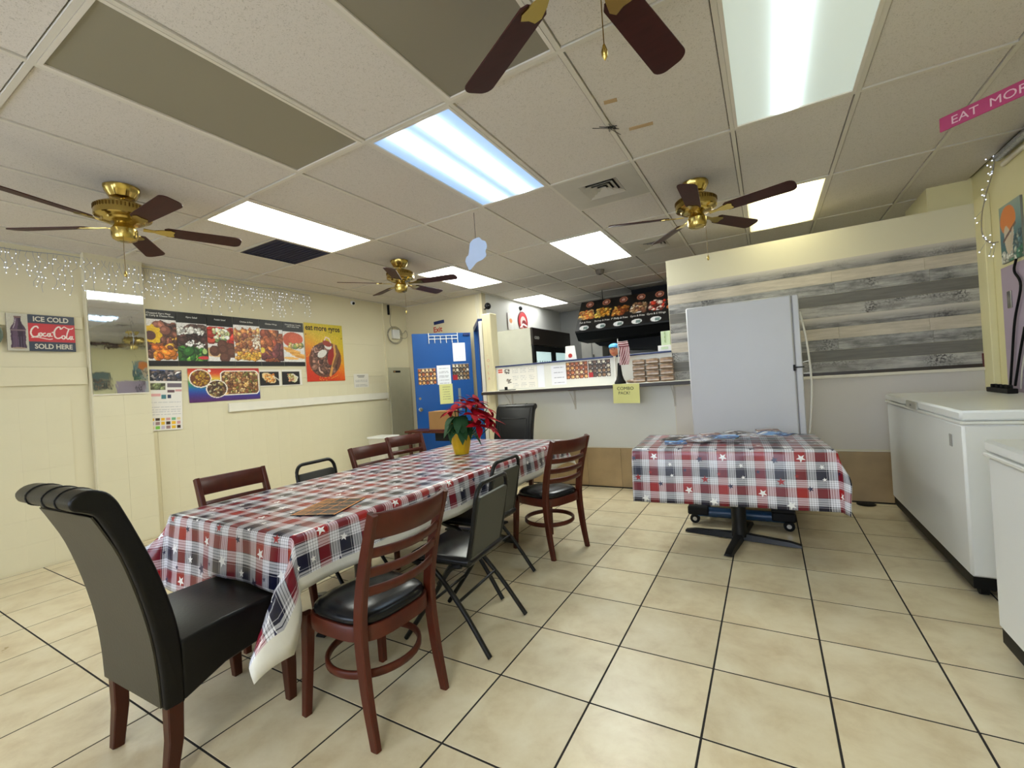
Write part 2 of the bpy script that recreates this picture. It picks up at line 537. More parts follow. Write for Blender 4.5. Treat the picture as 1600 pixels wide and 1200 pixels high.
def plank_mat(name, lo, hi, knots=0.3, top=None):
    """weathered plank: grain stretched along x, a few darker smears"""
    m = bpy.data.materials.new(name); m.use_nodes = True
    nt = m.node_tree; b = nt.nodes['Principled BSDF']; b.inputs['Roughness'].default_value = 0.55
    tc = nt.nodes.new('ShaderNodeTexCoord'); oi = nt.nodes.new('ShaderNodeObjectInfo')
    ad = nt.nodes.new('ShaderNodeVectorMath'); ad.operation = 'ADD'
    nt.links.new(tc.outputs['Object'], ad.inputs[0])
    cm = nt.nodes.new('ShaderNodeCombineXYZ'); mu = nt.nodes.new('ShaderNodeMath'); mu.operation = 'MULTIPLY'; mu.inputs[1].default_value = 23
    nt.links.new(oi.outputs['Random'], mu.inputs[0]); nt.links.new(mu.outputs[0], cm.inputs[0]); nt.links.new(cm.outputs[0], ad.inputs[1])
    mp = nt.nodes.new('ShaderNodeMapping'); mp.inputs['Scale'].default_value = (2.2, 1, 26)
    nt.links.new(ad.outputs[0], mp.inputs['Vector'])
    g = nt.nodes.new('ShaderNodeTexNoise'); g.inputs['Scale'].default_value = 1.6; g.inputs['Detail'].default_value = 8; g.inputs['Roughness'].default_value = 0.65
    nt.links.new(mp.outputs[0], g.inputs['Vector'])
    mp2 = nt.nodes.new('ShaderNodeMapping'); mp2.inputs['Scale'].default_value = (3.2, 1, 9)
    nt.links.new(ad.outputs[0], mp2.inputs['Vector'])
    k = nt.nodes.new('ShaderNodeTexNoise'); k.inputs['Scale'].default_value = 1.2; k.inputs['Detail'].default_value = 9; k.inputs['Roughness'].default_value = .68
    nt.links.new(mp2.outputs[0], k.inputs['Vector'])
    cr = nt.nodes.new('ShaderNodeValToRGB'); e = cr.color_ramp.elements
    e[0].position = 0.3; e[0].color = (*lin(lo), 1); e[1].position = 0.65; e[1].color = (*lin(hi), 1)
    nt.links.new(g.outputs['Fac'], cr.inputs[0])
    c2 = nt.nodes.new('ShaderNodeValToRGB'); e = c2.color_ramp.elements
    e[0].position = 0.36; e[0].color = (1 - knots, 1 - knots, 1 - knots, 1); e[1].position = 0.56; e[1].color = (1, 1, 1, 1)
    nt.links.new(k.outputs['Fac'], c2.inputs[0])
    mx = nt.nodes.new('ShaderNodeMix'); mx.data_type = 'RGBA'; mx.blend_type = 'MULTIPLY'; mx.inputs['Factor'].default_value = 1
    nt.links.new(cr.outputs[0], mx.inputs['A']); nt.links.new(c2.outputs[0], mx.inputs['B'])
    out = mx.outputs['Result']
    if knots > .3:
        def nz(scale, lo_, hi_):
            a = nt.nodes.new('ShaderNodeTexNoise'); a.inputs['Scale'].default_value = scale; a.inputs['Detail'].default_value = 2
            nt.links.new(ad.outputs[0], a.inputs['Vector'])
            q = nt.nodes.new('ShaderNodeMapRange'); q.inputs['From Min'].default_value = lo_; q.inputs['From Max'].default_value = hi_
            nt.links.new(a.outputs['Fac'], q.inputs['Value'])
            return q.outputs[0]
        mm = nt.nodes.new('ShaderNodeMath'); mm.operation = 'MULTIPLY'
        nt.links.new(nz(3.2, .52, .66), mm.inputs[0]); nt.links.new(nz(70, .46, .60), mm.inputs[1])
        m4 = nt.nodes.new('ShaderNodeMix'); m4.data_type = 'RGBA'; m4.inputs['B'].default_value = (*lin((70, 68, 68)), 1)
        nt.links.new(mm.outputs[0], m4.inputs['Factor']); nt.links.new(out, m4.inputs['A'])
        out = m4.outputs['Result']
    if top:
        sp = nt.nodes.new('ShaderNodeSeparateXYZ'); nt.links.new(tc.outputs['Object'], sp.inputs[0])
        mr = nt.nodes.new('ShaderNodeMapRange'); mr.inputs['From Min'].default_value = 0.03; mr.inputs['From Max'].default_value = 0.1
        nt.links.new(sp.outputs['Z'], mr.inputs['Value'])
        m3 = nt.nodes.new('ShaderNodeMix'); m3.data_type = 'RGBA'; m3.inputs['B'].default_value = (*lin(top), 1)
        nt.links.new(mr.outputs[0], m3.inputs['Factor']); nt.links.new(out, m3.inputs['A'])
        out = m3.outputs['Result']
    nt.links.new(out, b.inputs['Base Color'])
    return m
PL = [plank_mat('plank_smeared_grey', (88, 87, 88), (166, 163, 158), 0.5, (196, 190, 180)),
      plank_mat('plank_bleached', (176, 166, 148), (206, 196, 178), 0.15),
      plank_mat('plank_mottled_grey', (118, 118, 117), (186, 184, 178), 0.6),
      plank_mat('plank_dark_grey', (98, 96, 90), (118, 115, 108), 0.1),
      plank_mat('plank_pale_knotted', (140, 138, 134), (190, 187, 180), 0.5)]

def cloth_mat():
    """plaid of white, red and navy threads with scattered stars; printed vinyl"""
    m = bpy.data.materials.new('star_plaid_vinyl'); m.use_nodes = True
    nt = m.node_tree; N = nt.nodes; L = nt.links
    b = N['Principled BSDF']; b.inputs['Roughness'].default_value = 0.3; b.inputs['Specular IOR Level'].default_value = 0.4; b.inputs['Coat Weight'].default_value = 0.35; b.inputs['Coat Roughness'].default_value = 0.16; b.inputs['Coat IOR'].default_value = 1.6
    uv = N.new('ShaderNodeUVMap'); uv.uv_map = 'UVMap'
    sp = N.new('ShaderNodeSeparateXYZ'); L.new(uv.outputs[0], sp.inputs[0])
    P = 0.23
    W_ = (224, 224, 232); R_ = (150, 0, 8); V_ = (6, 10, 42); D_ = (10, 12, 38)
    def ramp(sock):
        d = N.new('ShaderNodeMath'); d.operation = 'DIVIDE'; d.inputs[1].default_value = P; L.new(sock, d.inputs[0])
        fr = N.new('ShaderNodeMath'); fr.operation = 'FRACT'; L.new(d.outputs[0], fr.inputs[0])
        cr = N.new('ShaderNodeValToRGB'); cr.color_ramp.interpolation = 'CONSTANT'
        stops = [(0.0, D_), (0.012, W_), (0.053, D_), (0.063, W_), (0.112, D_), (0.122, W_), (0.172, D_), (0.182, W_), (0.226, D_),
                 (0.238, R_), (0.30, R_), (0.485, W_), (0.492, R_), (0.502, D_), (0.514, W_), (0.558, D_), (0.568, W_), (0.618, D_), (0.628, W_), (0.678, D_), (0.688, W_), (0.722, D_),
                 (0.738, V_), (0.965, W_), (0.975, V_)]
        e = cr.color_ramp.elements
        e[0].position = 0; e[0].color = (*lin(stops[0][1]), 1)
        e[1].position = stops[1][0]; e[1].color = (*lin(stops[1][1]), 1)
        for p, c in stops[2:]:
            q = e.new(p); q.color = (*lin(c), 1)
        L.new(fr.outputs[0], cr.inputs[0])
        return cr.outputs[0]
    a = ramp(sp.outputs[0]); c = ramp(sp.outputs[1])
    mx = N.new('ShaderNodeMix'); mx.data_type = 'RGBA'; mx.inputs['Factor'].default_value = 0.5
    L.new(a, mx.inputs['A']); L.new(c, mx.inputs['B'])
    col = mx.outputs['Result']
    # star node group
    g = bpy.data.node_groups.new('star', 'ShaderNodeTree')
    g.interface.new_socket('UV', in_out='INPUT', socket_type='NodeSocketVector')
    g.interface.new_socket('C', in_out='INPUT', socket_type='NodeSocketVector')
    g.interface.new_socket('R', in_out='INPUT', socket_type='NodeSocketFloat')
    g.interface.new_socket('Rot', in_out='INPUT', socket_type='NodeSocketFloat')
    g.interface.new_socket('Mask', in_out='OUTPUT', socket_type='NodeSocketFloat')
    gi = g.nodes.new('NodeGroupInput'); go = g.nodes.new('NodeGroupOutput')
    CELL = 0.46
    def gm(op, x, y=None):
        q = g.nodes.new('ShaderNodeMath'); q.operation = op
        for i, z in enumerate((x, y)):
            if z is None: continue
            if isinstance(z, (int, float)): q.inputs[i].default_value = z
            else: g.links.new(z, q.inputs[i])
        return q.outputs[0]
    s1 = g.nodes.new('ShaderNodeSeparateXYZ'); g.links.new(gi.outputs['UV'], s1.inputs[0])
    s2 = g.nodes.new('ShaderNodeSeparateXYZ'); g.links.new(gi.outputs['C'], s2.inputs[0])
    def wrap(x, y):
        d = gm('DIVIDE', gm('SUBTRACT', x, y), CELL)
        return gm('MULTIPLY', gm('SUBTRACT', gm('FRACT', gm('ADD', d, 100.5)), 0.5), CELL)
    x = wrap(s1.outputs[0], s2.outputs[0]); y = wrap(s1.outputs[1], s2.outputs[1])
    rr = gm('SQRT', gm('ADD', gm('MULTIPLY', x, x), gm('MULTIPLY', y, y)))
    an = gm('ADD', gm('ARCTAN2', y, x), gi.outputs['Rot'])
    k = gm('PINGPONG', gm('ADD', an, 40 * PI / 5), PI / 5)
    px = gm('MULTIPLY', rr, gm('COSINE', k)); py = gm('MULTIPLY', rr, gm('SINE', k))
    q = gm('ADD', gm('MULTIPLY', py, 0.66), gm('MULTIPLY', px, 0.247))
    g.links.new(gm('LESS_THAN', q, gm('MULTIPLY', gi.outputs['R'], 0.247)), go.inputs['Mask'])
    WH, NV, RD = (236, 236, 236), (30, 32, 70), (150, 14, 24)
    stars = [(0.09, 0.075, .028, WH), (0.32, 0.30, .028, WH), (0.20, 0.02, .016, WH), (0.02, 0.23, .030, WH), (0.27, 0.16, .034, NV), (0.40, 0.06, .024, NV),
             (0.13, 0.34, .020, NV), (0.05, 0.14, .014, NV), (0.36, 0.20, .013, NV), (0.21, 0.40, .014, WH), (0.43, 0.38, .026, RD), (0.16, 0.19, .020, WH), (0.30, 0.44, .015, NV), (0.06, 0.42, .015, RD)]
    for i, (cx, cy, R, cl) in enumerate(stars):
        gn = N.new('ShaderNodeGroup'); gn.node_tree = g
        L.new(uv.outputs[0], gn.inputs['UV'])
        gn.inputs['C'].default_value = (cx, cy, 0); gn.inputs['R'].default_value = R; gn.inputs['Rot'].default_value = 0.4 + i * 1.3
        mm = N.new('ShaderNodeMix'); mm.data_type = 'RGBA'
        L.new(gn.outputs[0], mm.inputs['Factor']); L.new(col, mm.inputs['A']); mm.inputs['B'].default_value = (*lin(cl), 1)
        col = mm.outputs['Result']
    L.new(col, b.inputs['Base Color'])
    return m
M_cloth = cloth_mat()

# ================================================================== THE ROOM
XL, XR, YB, CE = -5.60, 1.63, 6.05, 2.84
YF = -2.6                 # shop front behind the camera
# floor
mb = MB(); mb.box(XL - .1, YF - .1, -0.12, XR + .1, 9.3, -0.0012)
floor = struct('floor', mb, M_grout)
T = .43; ox = -2.66738 * T; oy = 5.97588 * T
tm = MB(); tm.box(0.0042, 0.0042, -0.008, T - .0042, T - .0042, 0.0, c=0.0008)
tile_me = tm.mesh('floor_tile', M_floor)
i0 = math.floor((XL - ox) / T); i1 = math.ceil((XR - ox) / T)
j0 = math.floor((-0.35 - oy) / T); j1 = math.ceil((YB - oy) / T)
def clip_tile(x0, y0):
    x1 = min(x0 + T, XR); xa = max(x0, XL)
    return xa, x1
for i in range(i0, i1):
    for j in range(j0, j1):
        x, y = ox + i * T, oy + j * T
        if y > 5.3 and x > -3.4: continue
        xa, xb = clip_tile(x, y)
        if xb - xa > T - .001:
            obj('floor_tile', tile_me, floor, (x, y, 0))
        else:
            q = MB(); q.box(.0035, .0035, -.008, xb - xa - .0035, T - .0035, 0, c=.0015)
            part('floor_tile', q, M_floor, floor, loc=(xa, y, 0))
mb = MB()
for i in range(i0, i1):
    for j in range(math.floor((YF - oy) / T), j0):
        x, y = ox + i * T, oy + j * T
        xa, xb = clip_tile(x, y)
        mb.box(xa + .0035, y + .0035, -.008, xb - .0035, y + T - .0035, 0)
part('floor_tile', mb, M_floor, floor, kind='stuff')

# ceiling grid
GX0, GP = -0.106, 0.6344
GY0, GQ = 0.667, 1.2555
mb = MB(); mb.box(XL - .1, YF - .1, CE + .03, XR + .1, 9.3, CE + .15)
ceiling = struct('ceiling', mb, M_gapdark)
PANELS = {(-4, 0): 'off', (-2, 0): 'off', (-3, 1): 'blue', (-6, 1): 'warm', (-6, 3): 'warm', (-3, 3): 'white', (-6, 5): 'cold', (0, 3): 'yellow', (0, 1): 'tube', (-1, 5): 'white', (-1, -2): 'white'}
kx0, kx1 = -9, 3
ky0, ky1 = -3, 7
SPECIAL = {(-2, 2): 'vent', (-2, 3): 'vent2', (-7, 1): 'dark'}
half = GQ / 2
def ceil_tile(x0, y0, x1, y1):
    x0 = max(x0, XL + .01); x1 = min(x1, XR - .01); y1 = min(y1, 9.19); y0 = max(y0, YF + .01)
    if x1 - x0 < .08 or y1 - y0 < .08: return
    q = MB(); q.box(.016, .016, CE + .007, x1 - x0 - .016, y1 - y0 - .016, CE + .02, c=.003)
    part('ceiling_tile', q, M_ceil, ceiling, loc=(x0, y0, 0))
for a in range(kx0, kx1):
    for c_ in range(ky0, ky1):
        x0, y0 = GX0 + a * GP, GY0 + c_ * GQ
        if (a, c_) in PANELS: continue
        s = SPECIAL.get((a, c_))
        if s == 'vent': ceil_tile(x0, y0 + half, x0 + GP, y0 + GQ)
        elif s == 'vent2': ceil_tile(x0, y0, x0 + GP, y0 + half)
        elif s == 'dark': ceil_tile(x0, y0, x0 + GP, y0 + half)
        elif c_ >= 4:
            ceil_tile(x0, y0, x0 + GP, y0 + half); ceil_tile(x0, y0 + half, x0 + GP, y0 + GQ)
        else: ceil_tile(x0, y0, x0 + GP, y0 + GQ)
for a in range(kx0 + 1, kx1):
    x = GX0 + a * GP
    mb = MB(); mb.box(x - .012, YF, CE, x + .012, 9.2, CE + .03)
    part('grid_bar', mb, M_bar, ceiling)
for c_ in range(ky0, ky1):
    y = GY0 + c_ * GQ
    if y > YF:
        mb = MB(); mb.box(XL, y - .012, CE - .0005, XR, y + .012, CE + .03)
        part('grid_bar', mb, M_bar, ceiling)
    if c_ >= 4:
        mb = MB(); mb.box(XL, y + half - .012, CE - .0005, XR, y + half + .012, CE + .03)
        part('grid_bar', mb, M_bar, ceiling)
for (a, c_) in SPECIAL:
    x0, y = GX0 + a * GP, GY0 + c_ * GQ + half
    mb = MB(); mb.box(x0, y - .012, CE - .0005, x0 + GP, y + .012, CE + .03)
    part('grid_bar', mb, M_bar, ceiling)
mb = MB(); mb.box(XL, YF, CE - .004, XL + .02, YB, CE + .03); mb.box(XL, YB - .02, CE - .004, -3.95, YB, CE + .03)
part('wall_angle', mb, M_bar, ceiling)

# walls
mb = MB(); mb.box(XL - .12, YF, 0, XL, YB + .1, CE + .03)
wall_left = struct('wall_left', mb, M_wall)
M_wtile = mat('painted_wall_tile', (214, 207, 178), 0.32, var=0.025, scale=3, rand=0.006)
wt = MB(); wt.box(0, .0001, .0004, .004, .165 - .0001, .21 - .0004, c=.0004)
wt_me = wt.mesh('wall_tile', M_wtile)
for i in range(32):
    y = 0.205 + i * .165
    if 1.50 < y < 2.12: continue
    for k in range(7):
        obj('wall_tile', wt_me, wall_left, (XL, y, .02 + k * .21))
# pilaster
mb = MB(); mb.box(XL - .01, 1.66, 0, XL + .065, 2.125, CE + .02, c=.006)
pil = struct('wall_pilaster', mb, M_wall)
for k in range(7):
    for q in range(2):
        w = MB(); w.box(XL + .065, 1.668 + q * .2285 , .022 + k * .21, XL + .068, 1.668 + q * .2285 + .2275, .022 + k * .21 + .209, c=.0009)
        part('wall_tile', w, M_wtile, pil)
mb = MB(); mb.box(XL, -1.5, 2.12, XL + .018, 1.645, 2.235, c=.004); mb2 = MB(); mb2.box(XL, -1.5, 1.60, XL + .022, 1.655, 1.765, c=.004)
struct('trim_1', mb, M_wall); struct('trim_2', mb2, M_wall)
mb = MB(); mb.box(XL, 2.13, 2.12, XL + .006, 5.42, 2.225, c=.002); mb2 = MB(); mb2.box(XL, 2.13, 1.61, XL + .008, 5.42, 1.69, c=.002)
struct('trim_3', mb, M_wall); struct('trim_4', mb2, M_wall)
mb = MB(); mb.box(XL + .004, 2.9, 1.225, XL + .04, 5.47, 1.33, c=.004)
struct('trim_5', mb, mat('white_rail_paint', (224, 220, 206), 0.4))
mb = MB(); mb.box(XL, 5.475, 1.2, XL + .03, 5.50, CE); struct('trim_6', mb, M_wall)

mb = MB(); mb.box(XL - .1, YB, 0, -3.95, YB + .12, CE + .03)
wall_back = struct('wall_back', mb, mat('cream_back_wall', (206, 196, 166), 0.55, var=0.04, scale=1.2))
mb = MB(); mb.box(XL, YB - .006, 2.28, -4.9, YB, 2.36, c=.002); mb.box(-4.75, YB - .006, 2.28, -4.0, YB, 2.36, c=.002)
mb = MB(); mb.box(-4.03, YB + .12, 0, -3.95, 9.2, CE + .03)
struct('wall_kitchen_left', mb, M_wall_w)
mb = MB(); mb.box(-4.0, 9.2, 0, XR, 9.3, CE + .03)
struct('wall_kitchen_back', mb, M_grey_wall)
mb = MB(); mb.box(XR, YF, 0, XR + .12, 9.3, CE + .03)
wall_right = struct('wall_right', mb, M_cream2)
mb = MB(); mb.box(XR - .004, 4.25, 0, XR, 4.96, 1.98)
struct('wall_right_glow_patch', mb, M_purple_glow)  # purple glow on the cream wall, painted in as a flat lilac patch
mb = MB(); mb.box(XR - .30, 5.40, 0, XR, 6.1, CE + .02)
struct('wall_jog', mb, M_cream2)
# counter wall: half wall on the left, tall partition on the right
mb = MB(); mb.box(-3.28, 5.25, 0, -.925, 5.37, 1.572)
wall_counter = struct('wall_counter', mb, M_counter)
mb = MB(); mb.box(-3.28, 5.235, 1.572, -.925, 5.39, 1.592, c=.003)
part('blue_ledge_cap', mb, M_blue_d, wall_counter)
mb = MB(); mb.box(-.925, 5.25, 0, XR, 5.37, 2.60)
wall_part = struct('wall_partition', mb, mat('partition_paint', (214, 208, 180), 0.5, var=0.04, scale=0.8))
# weathered planks on the partition
rows = [2.315 - .1075 * k for k in range(10)]
for k, zt in enumerate(rows):
    kind = k % 5
    cuts = [-.92, 1.60]
    if kind == 1: cuts = [-.92, -.62, .58, 1.25, 1.60]
    if kind == 2: cuts = [-.92, -.58, .60, 1.28, 1.60]
    if kind == 1 and k > 4: cuts = [-.92, -.10, .61, 1.26, 1.60]
    for a, b_ in zip(cuts[:-1], cuts[1:]):
        q = MB(); q.box(0, -.004, 0, b_ - a - .001, 0, .1058, c=.0012)
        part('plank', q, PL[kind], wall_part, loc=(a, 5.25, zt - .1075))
mb = MB(); mb.box(-.92, 5.238, 1.214, 1.575, 5.25, 1.244, c=.001)
part('edge_strip', mb, M_shelf, wall_part)
mb = MB(); mb.box(1.575, 5.238, 1.214, 1.645, 5.25, 1.33, c=.001)
part('corner_strip', mb, M_maroon, wall_part)
mb = MB(); mb.box(-.92, 5.228, 1.185, 1.645, 5.25, 1.214, c=.004)
part('ledge', mb, M_lamin, wall_part)
mb = MB(); mb.box(-.92, 5.247, .5, 1.60, 5.25, 1.185)
part('lower_panel', mb, mat('shaded_counter_paint', (210, 204, 196), 0.5, var=0.05, scale=0.7), wall_part)  # counter wall paint again, tinted taupe to paint in its shade
# tan wainscot tiles
M_wain = mat('tan_stone_tile', (170, 146, 110), 0.35, var=0.2, scale=4, rand=0.06)
x = -3.28
while x < XR - .02:
    x1 = min(x + .425, XR)
    q = MB(); q.box(.001, -.012, .012, x1 - x - .001, 0, .48, c=.002)
    part('wainscot_tile', q, M_wain, wall_counter if x < -.925 else wall_part, loc=(x, 5.25, 0))
    x += .425
mb = MB(); mb.box(-3.28, 5.236, .482, -.925, 5.25, .492); part('tile_edge', mb, M_lamin, wall_counter)
mb = MB(); mb.box(-.925, 5.236, .482, XR, 5.25, .492); part('tile_edge', mb, M_lamin, wall_part)
mb = MB(); mb.box(-3.28, 5.232, 0, XR, 5.25, .012); struct('baseboard_counter', mb, M_grout)
# corner pillar at the right
mb = MB(); mb.box(1.585, 5.08, 0, XR, 5.25, 2.62, c=.004)
struct('trim_7', mb, M_cream2)
# post at the doorway
mb = MB(); mb.box(-3.405, 5.19, 0, -3.265, 5.36, 2.33, c=.008)
post = struct('wall_post', mb, M_post)
mb = MB(); mb.box(-3.475, 5.20, 0, -3.415, 5.30, 2.24, c=.004)
part('jamb_strip', mb, mat('grey_white_jamb', (206, 202, 190), 0.5), post)
for k, zz in enumerate((1.74, 1.66, 1.57, 1.49, 1.41)):
    text(('-', 'O', 'T', 'L', 'A')[k], .055, mat('faded_red_ink', (206, 140, 128), 0.7), post, (-3.365, 5.1895, zz), (PI / 2, 0, 0))

# shop front behind the camera: daylight through two windows
mb = MB()
mb.box(XL, YF - .12, 0, XR, YF, .75); mb.box(XL, YF - .12, 2.45, XR, YF, CE + .03)
for a, b_ in ((XL, -5.0), (-2.3, -1.7), (1.0, XR)):
    mb.box(a, YF - .12, .75, b_, YF, 2.45)
struct('wall_front', mb, M_wall)
glass = bpy.data.materials.new('window_glass'); glass.use_nodes = True
nt = glass.node_tree; nt.nodes.clear()
o_ = nt.nodes.new('ShaderNodeOutputMaterial'); mxs = nt.nodes.new('ShaderNodeMixShader'); tr = nt.nodes.new('ShaderNodeBsdfTransparent'); gl = nt.nodes.new('ShaderNodeBsdfGlossy'); lw = nt.nodes.new('ShaderNodeLayerWeight'); fp = nt.nodes.new('ShaderNodeMath'); fp.operation = 'POWER'; fp.inputs[1].default_value = 4.0; fr = nt.nodes.new('ShaderNodeMath'); fr.operation = 'MULTIPLY_ADD'; fr.inputs[1].default_value = 0.5; fr.inputs[2].default_value = 0.03
nt.links.new(lw.outputs['Facing'], fp.inputs[0]); nt.links.new(fp.outputs[0], fr.inputs[0])
gl.inputs['Roughness'].default_value = 0.02
nt.links.new(fr.outputs[0], mxs.inputs[0]); nt.links.new(tr.outputs[0], mxs.inputs[1]); nt.links.new(gl.outputs[0], mxs.inputs[2]); nt.links.new(mxs.outputs[0], o_.inputs[0])
for n_, (a, b_) in enumerate(((-5.0, -2.3), (-1.7, 1.0))):
    mb = MB()
    mb.box(a, YF - .09, .75, a + .05, YF - .03, 2.45); mb.box(b_ - .05, YF - .09, .75, b_, YF - .03, 2.45)
    mb.box(a + .05, YF - .09, .75, b_ - .05, YF - .03, .80); mb.box(a + .05, YF - .09, 2.40, b_ - .05, YF - .03, 2.45)
    w = struct('window_%d' % (n_ + 1), mb, M_blackmetal)
    mb = MB(); mb.box(a + .05, YF - .063, .80, b_ - .05, YF - .057, 2.40)
    part('pane', mb, glass, w)

# ------------------------------------------------------------------ ceiling lights
def lit_mat(kind):
    m = bpy.data.materials.new('diffuser_' + kind); m.use_nodes = True
    nt = m.node_tree; N = nt.nodes; L = nt.links
    b = N['Principled BSDF']; b.inputs['Roughness'].default_value = 0.35
    if kind == 'off':
        b.inputs['Base Color'].default_value = (*lin((132, 126, 110)), 1)
        return m
    cols = {'blue': ((100, 180, 255), .035, (215, 240, 255), .55), 'warm': ((248, 250, 232), .55, (250, 254, 244), 1.1), 'white': ((248, 254, 248), .9, (250, 255, 250), 1.1),
            'cold': ((245, 250, 250), .28, (250, 252, 252), .38), 'yellow': ((255, 232, 130), .055, (255, 250, 205), .30), 'tube': ((190, 214, 206), .025, (225, 248, 250), 1.2)}
    lo, ls, hi, hs_ = cols[kind]
    b.inputs['Base Color'].default_value = (.7, .7, .68, 1)
    tc = N.new('ShaderNodeTexCoord'); sp = N.new('ShaderNodeSeparateXYZ'); L.new(tc.outputs['Object'], sp.inputs[0])
    # tubes run along y behind the diffuser: brightness falls off with distance from each tube
    pos = {'tube': [-.03], 'blue': [-.115, .115], 'yellow': [.12, -.1]}.get(kind, [-.13, .13])
    wd = {'tube': .042, 'blue': .055, 'yellow': .15}.get(kind, .12)
    wds = ('tube', 'blue', 'yellow')
    tot = None
    for p in pos:
        d = N.new('ShaderNodeMath'); d.operation = 'SUBTRACT'; d.inputs[1].default_value = p; L.new(sp.outputs[0], d.inputs[0])
        q = N.new('ShaderNodeMath'); q.operation = 'DIVIDE'; q.inputs[1].default_value = wd; L.new(d.outputs[0], q.inputs[0])
        s = N.new('ShaderNodeMath'); s.operation = 'POWER'; s.inputs[1].default_value = 2.0; ab = N.new('ShaderNodeMath'); ab.operation = 'ABSOLUTE'
        L.new(q.outputs[0], ab.inputs[0]); L.new(ab.outputs[0], s.inputs[0])
        a1 = N.new('ShaderNodeMath'); a1.operation = 'ADD'; a1.inputs[1].default_value = 1; L.new(s.outputs[0], a1.inputs[0])
        iv = N.new('ShaderNodeMath'); iv.operation = 'DIVIDE'; iv.inputs[0].default_value = 1; L.new(a1.outputs[0], iv.inputs[1])
        v = iv.outputs[0]
        if kind in wds:
            sq = N.new('ShaderNodeMath'); sq.operation = 'POWER'; sq.inputs[1].default_value = 2.5; L.new(v, sq.inputs[0]); v = sq.outputs[0]
        if tot is None: tot = v
        else:
            ad = N.new('ShaderNodeMath'); ad.operation = 'MAXIMUM'; L.new(tot, ad.inputs[0]); L.new(v, ad.inputs[1]); tot = ad.outputs[0]
    mx = N.new('ShaderNodeMix'); mx.data_type = 'RGBA'; L.new(tot, mx.inputs['Factor'])
    mx.inputs['A'].default_value = (*[x * ls for x in lin(lo)], 1); mx.inputs['B'].default_value = (*[x * hs_ for x in lin(hi)], 1)
    L.new(mx.outputs['Result'], b.inputs['Emission Color']); b.inputs['Emission Strength'].default_value = LIGHT
    return m
LM = {k: lit_mat(k) for k in ('off', 'blue', 'warm', 'white', 'cold', 'yellow', 'tube')}
LLAB = {(-4, 0): 'unlit olive ceiling light panel above the left ceiling fan', (-2, 0): 'unlit grey ceiling light panel beside the nearest fan blades',
        (-3, 1): 'bluish lit ceiling light with two bright stripes in mid ceiling', (-6, 1): 'lit warm white ceiling light between the left fan and dark grille',
        (-6, 3): 'lit ceiling light behind the far fan, two tubes showing', (-3, 3): 'square looking white ceiling light left of the far right fan',
        (-6, 5): 'lit white ceiling light over the kitchen cooler', (0, 3): 'yellowish lit ceiling light behind the right fan above the plank partition',
        (0, 1): 'large pale ceiling light with one bright tube at upper right', (-1, -2): 'unseen ceiling light added as fill behind the viewer near the middle of the room', (-1, 5): 'sliver of a lit ceiling light behind the partition edge'}  # the panel behind the viewer is added, out of view, for fill light
for (a, c_), kind in PANELS.items():
    cx, cy = GX0 + (a + .5) * GP, GY0 + (c_ + .5) * GQ
    t = thing('ceiling_light', LLAB[(a, c_)], 'ceiling light', (cx, cy, CE), group='recessed ceiling light panels')
    hx, hy = GP / 2 - .013, GQ / 2 - .013
    mb = MB()
    for s in (-1, 1):
        mb.box(s * hx, -hy, -.002, s * (hx - .018), hy, .02)
        mb.box(-hx + .018, s * hy, -.002, hx - .018, s * (hy - .018), .02)
    part('frame', mb, M_frame, t)
    mb = MB(); mb.box(-hx + .018, -hy + .018, .006, hx - .018, hy - .018, .012)
    part('diffuser', mb, LM[kind], t)

# vents
def vent(name, label, a, c_, first):
    x0, y0 = GX0 + a * GP, GY0 + c_ * GQ + (0 if first else half)
    t = thing(name, label, 'vent', (x0 + GP / 2, y0 + half / 2, CE))
    return t
M_vent = mat('vent_enamel', (186, 182, 172), 0.4)
for nm, lab, a, c_, first in (('ceiling_vent', 'square louvred ceiling vent just right of the bluish light', -2, 2, True), ('ceiling_vent', 'square ceiling vent partly behind the right fan blade', -2, 3, False)):
    t = vent(nm, lab, a, c_, first)
    h1 = GP / 2 - .013
    mb = MB()
    for s in (-1, 1):
        mb.box(s * .15, -h1, -.001, s * h1, h1, .006)
        mb.box(-.15, s * .15, -.001, .15, s * h1, .006)
    part('face_plate', mb, M_vent, t)
    mb = MB(); mb.box(-.15, -.15, .06, .15, .15, .065); part('duct_back', mb, M_black, t)
    for k in range(4):
        ro = .148 - k * .037; ri = ro - .034
        mb = MB()
        vs_ = [(sx * ro, sy * ro, -.003) for sx, sy in ((-1, -1), (1, -1), (1, 1), (-1, 1))] + [(sx * ri, sy * ri, .020) for sx, sy in ((-1, -1), (1, -1), (1, 1), (-1, 1))]
        vs_ += [(x_, y_, z_ + .0015) for x_, y_, z_ in vs_]
        fs_ = [(i, (i + 1) % 4, (i + 1) % 4 + 4, i + 4) for i in range(4)] + [(i + 8, i + 12, (i + 1) % 4 + 12, (i + 1) % 4 + 8) for i in range(4)]
        fs_ += [(i, i + 8, (i + 1) % 4 + 8, (i + 1) % 4) for i in range(4)]
        mb.add(vs_, fs_)
        part('louvre', mb, M_vent, t)
x0, y0 = GX0 - 7 * GP, GY0 + GQ + half
t = thing('return_grille', 'dark navy square return air grille beside the left lit panel', 'vent', (x0 + GP / 2, y0 + half / 2, CE))
mb = MB(); mb.box(-.3, -.3, .008, .3, .3, .012); part('filter', mb, M_bluevent, t)
mb = MB()
for s in (-1, 1):
    mb.box(s * .3, -.3, -.002, s * .282, .3, .008); mb.box(-.282, s * .3, -.002, .282, s * .282, .008)
part('frame', mb, M_bluevent, t)
for k in range(13):
    mb = MB(); mb.box(-.282, -.27 + k * .045 - .004, -.001, .282, -.27 + k * .045 + .004, .008); part('slat', mb, M_bluevent, t)

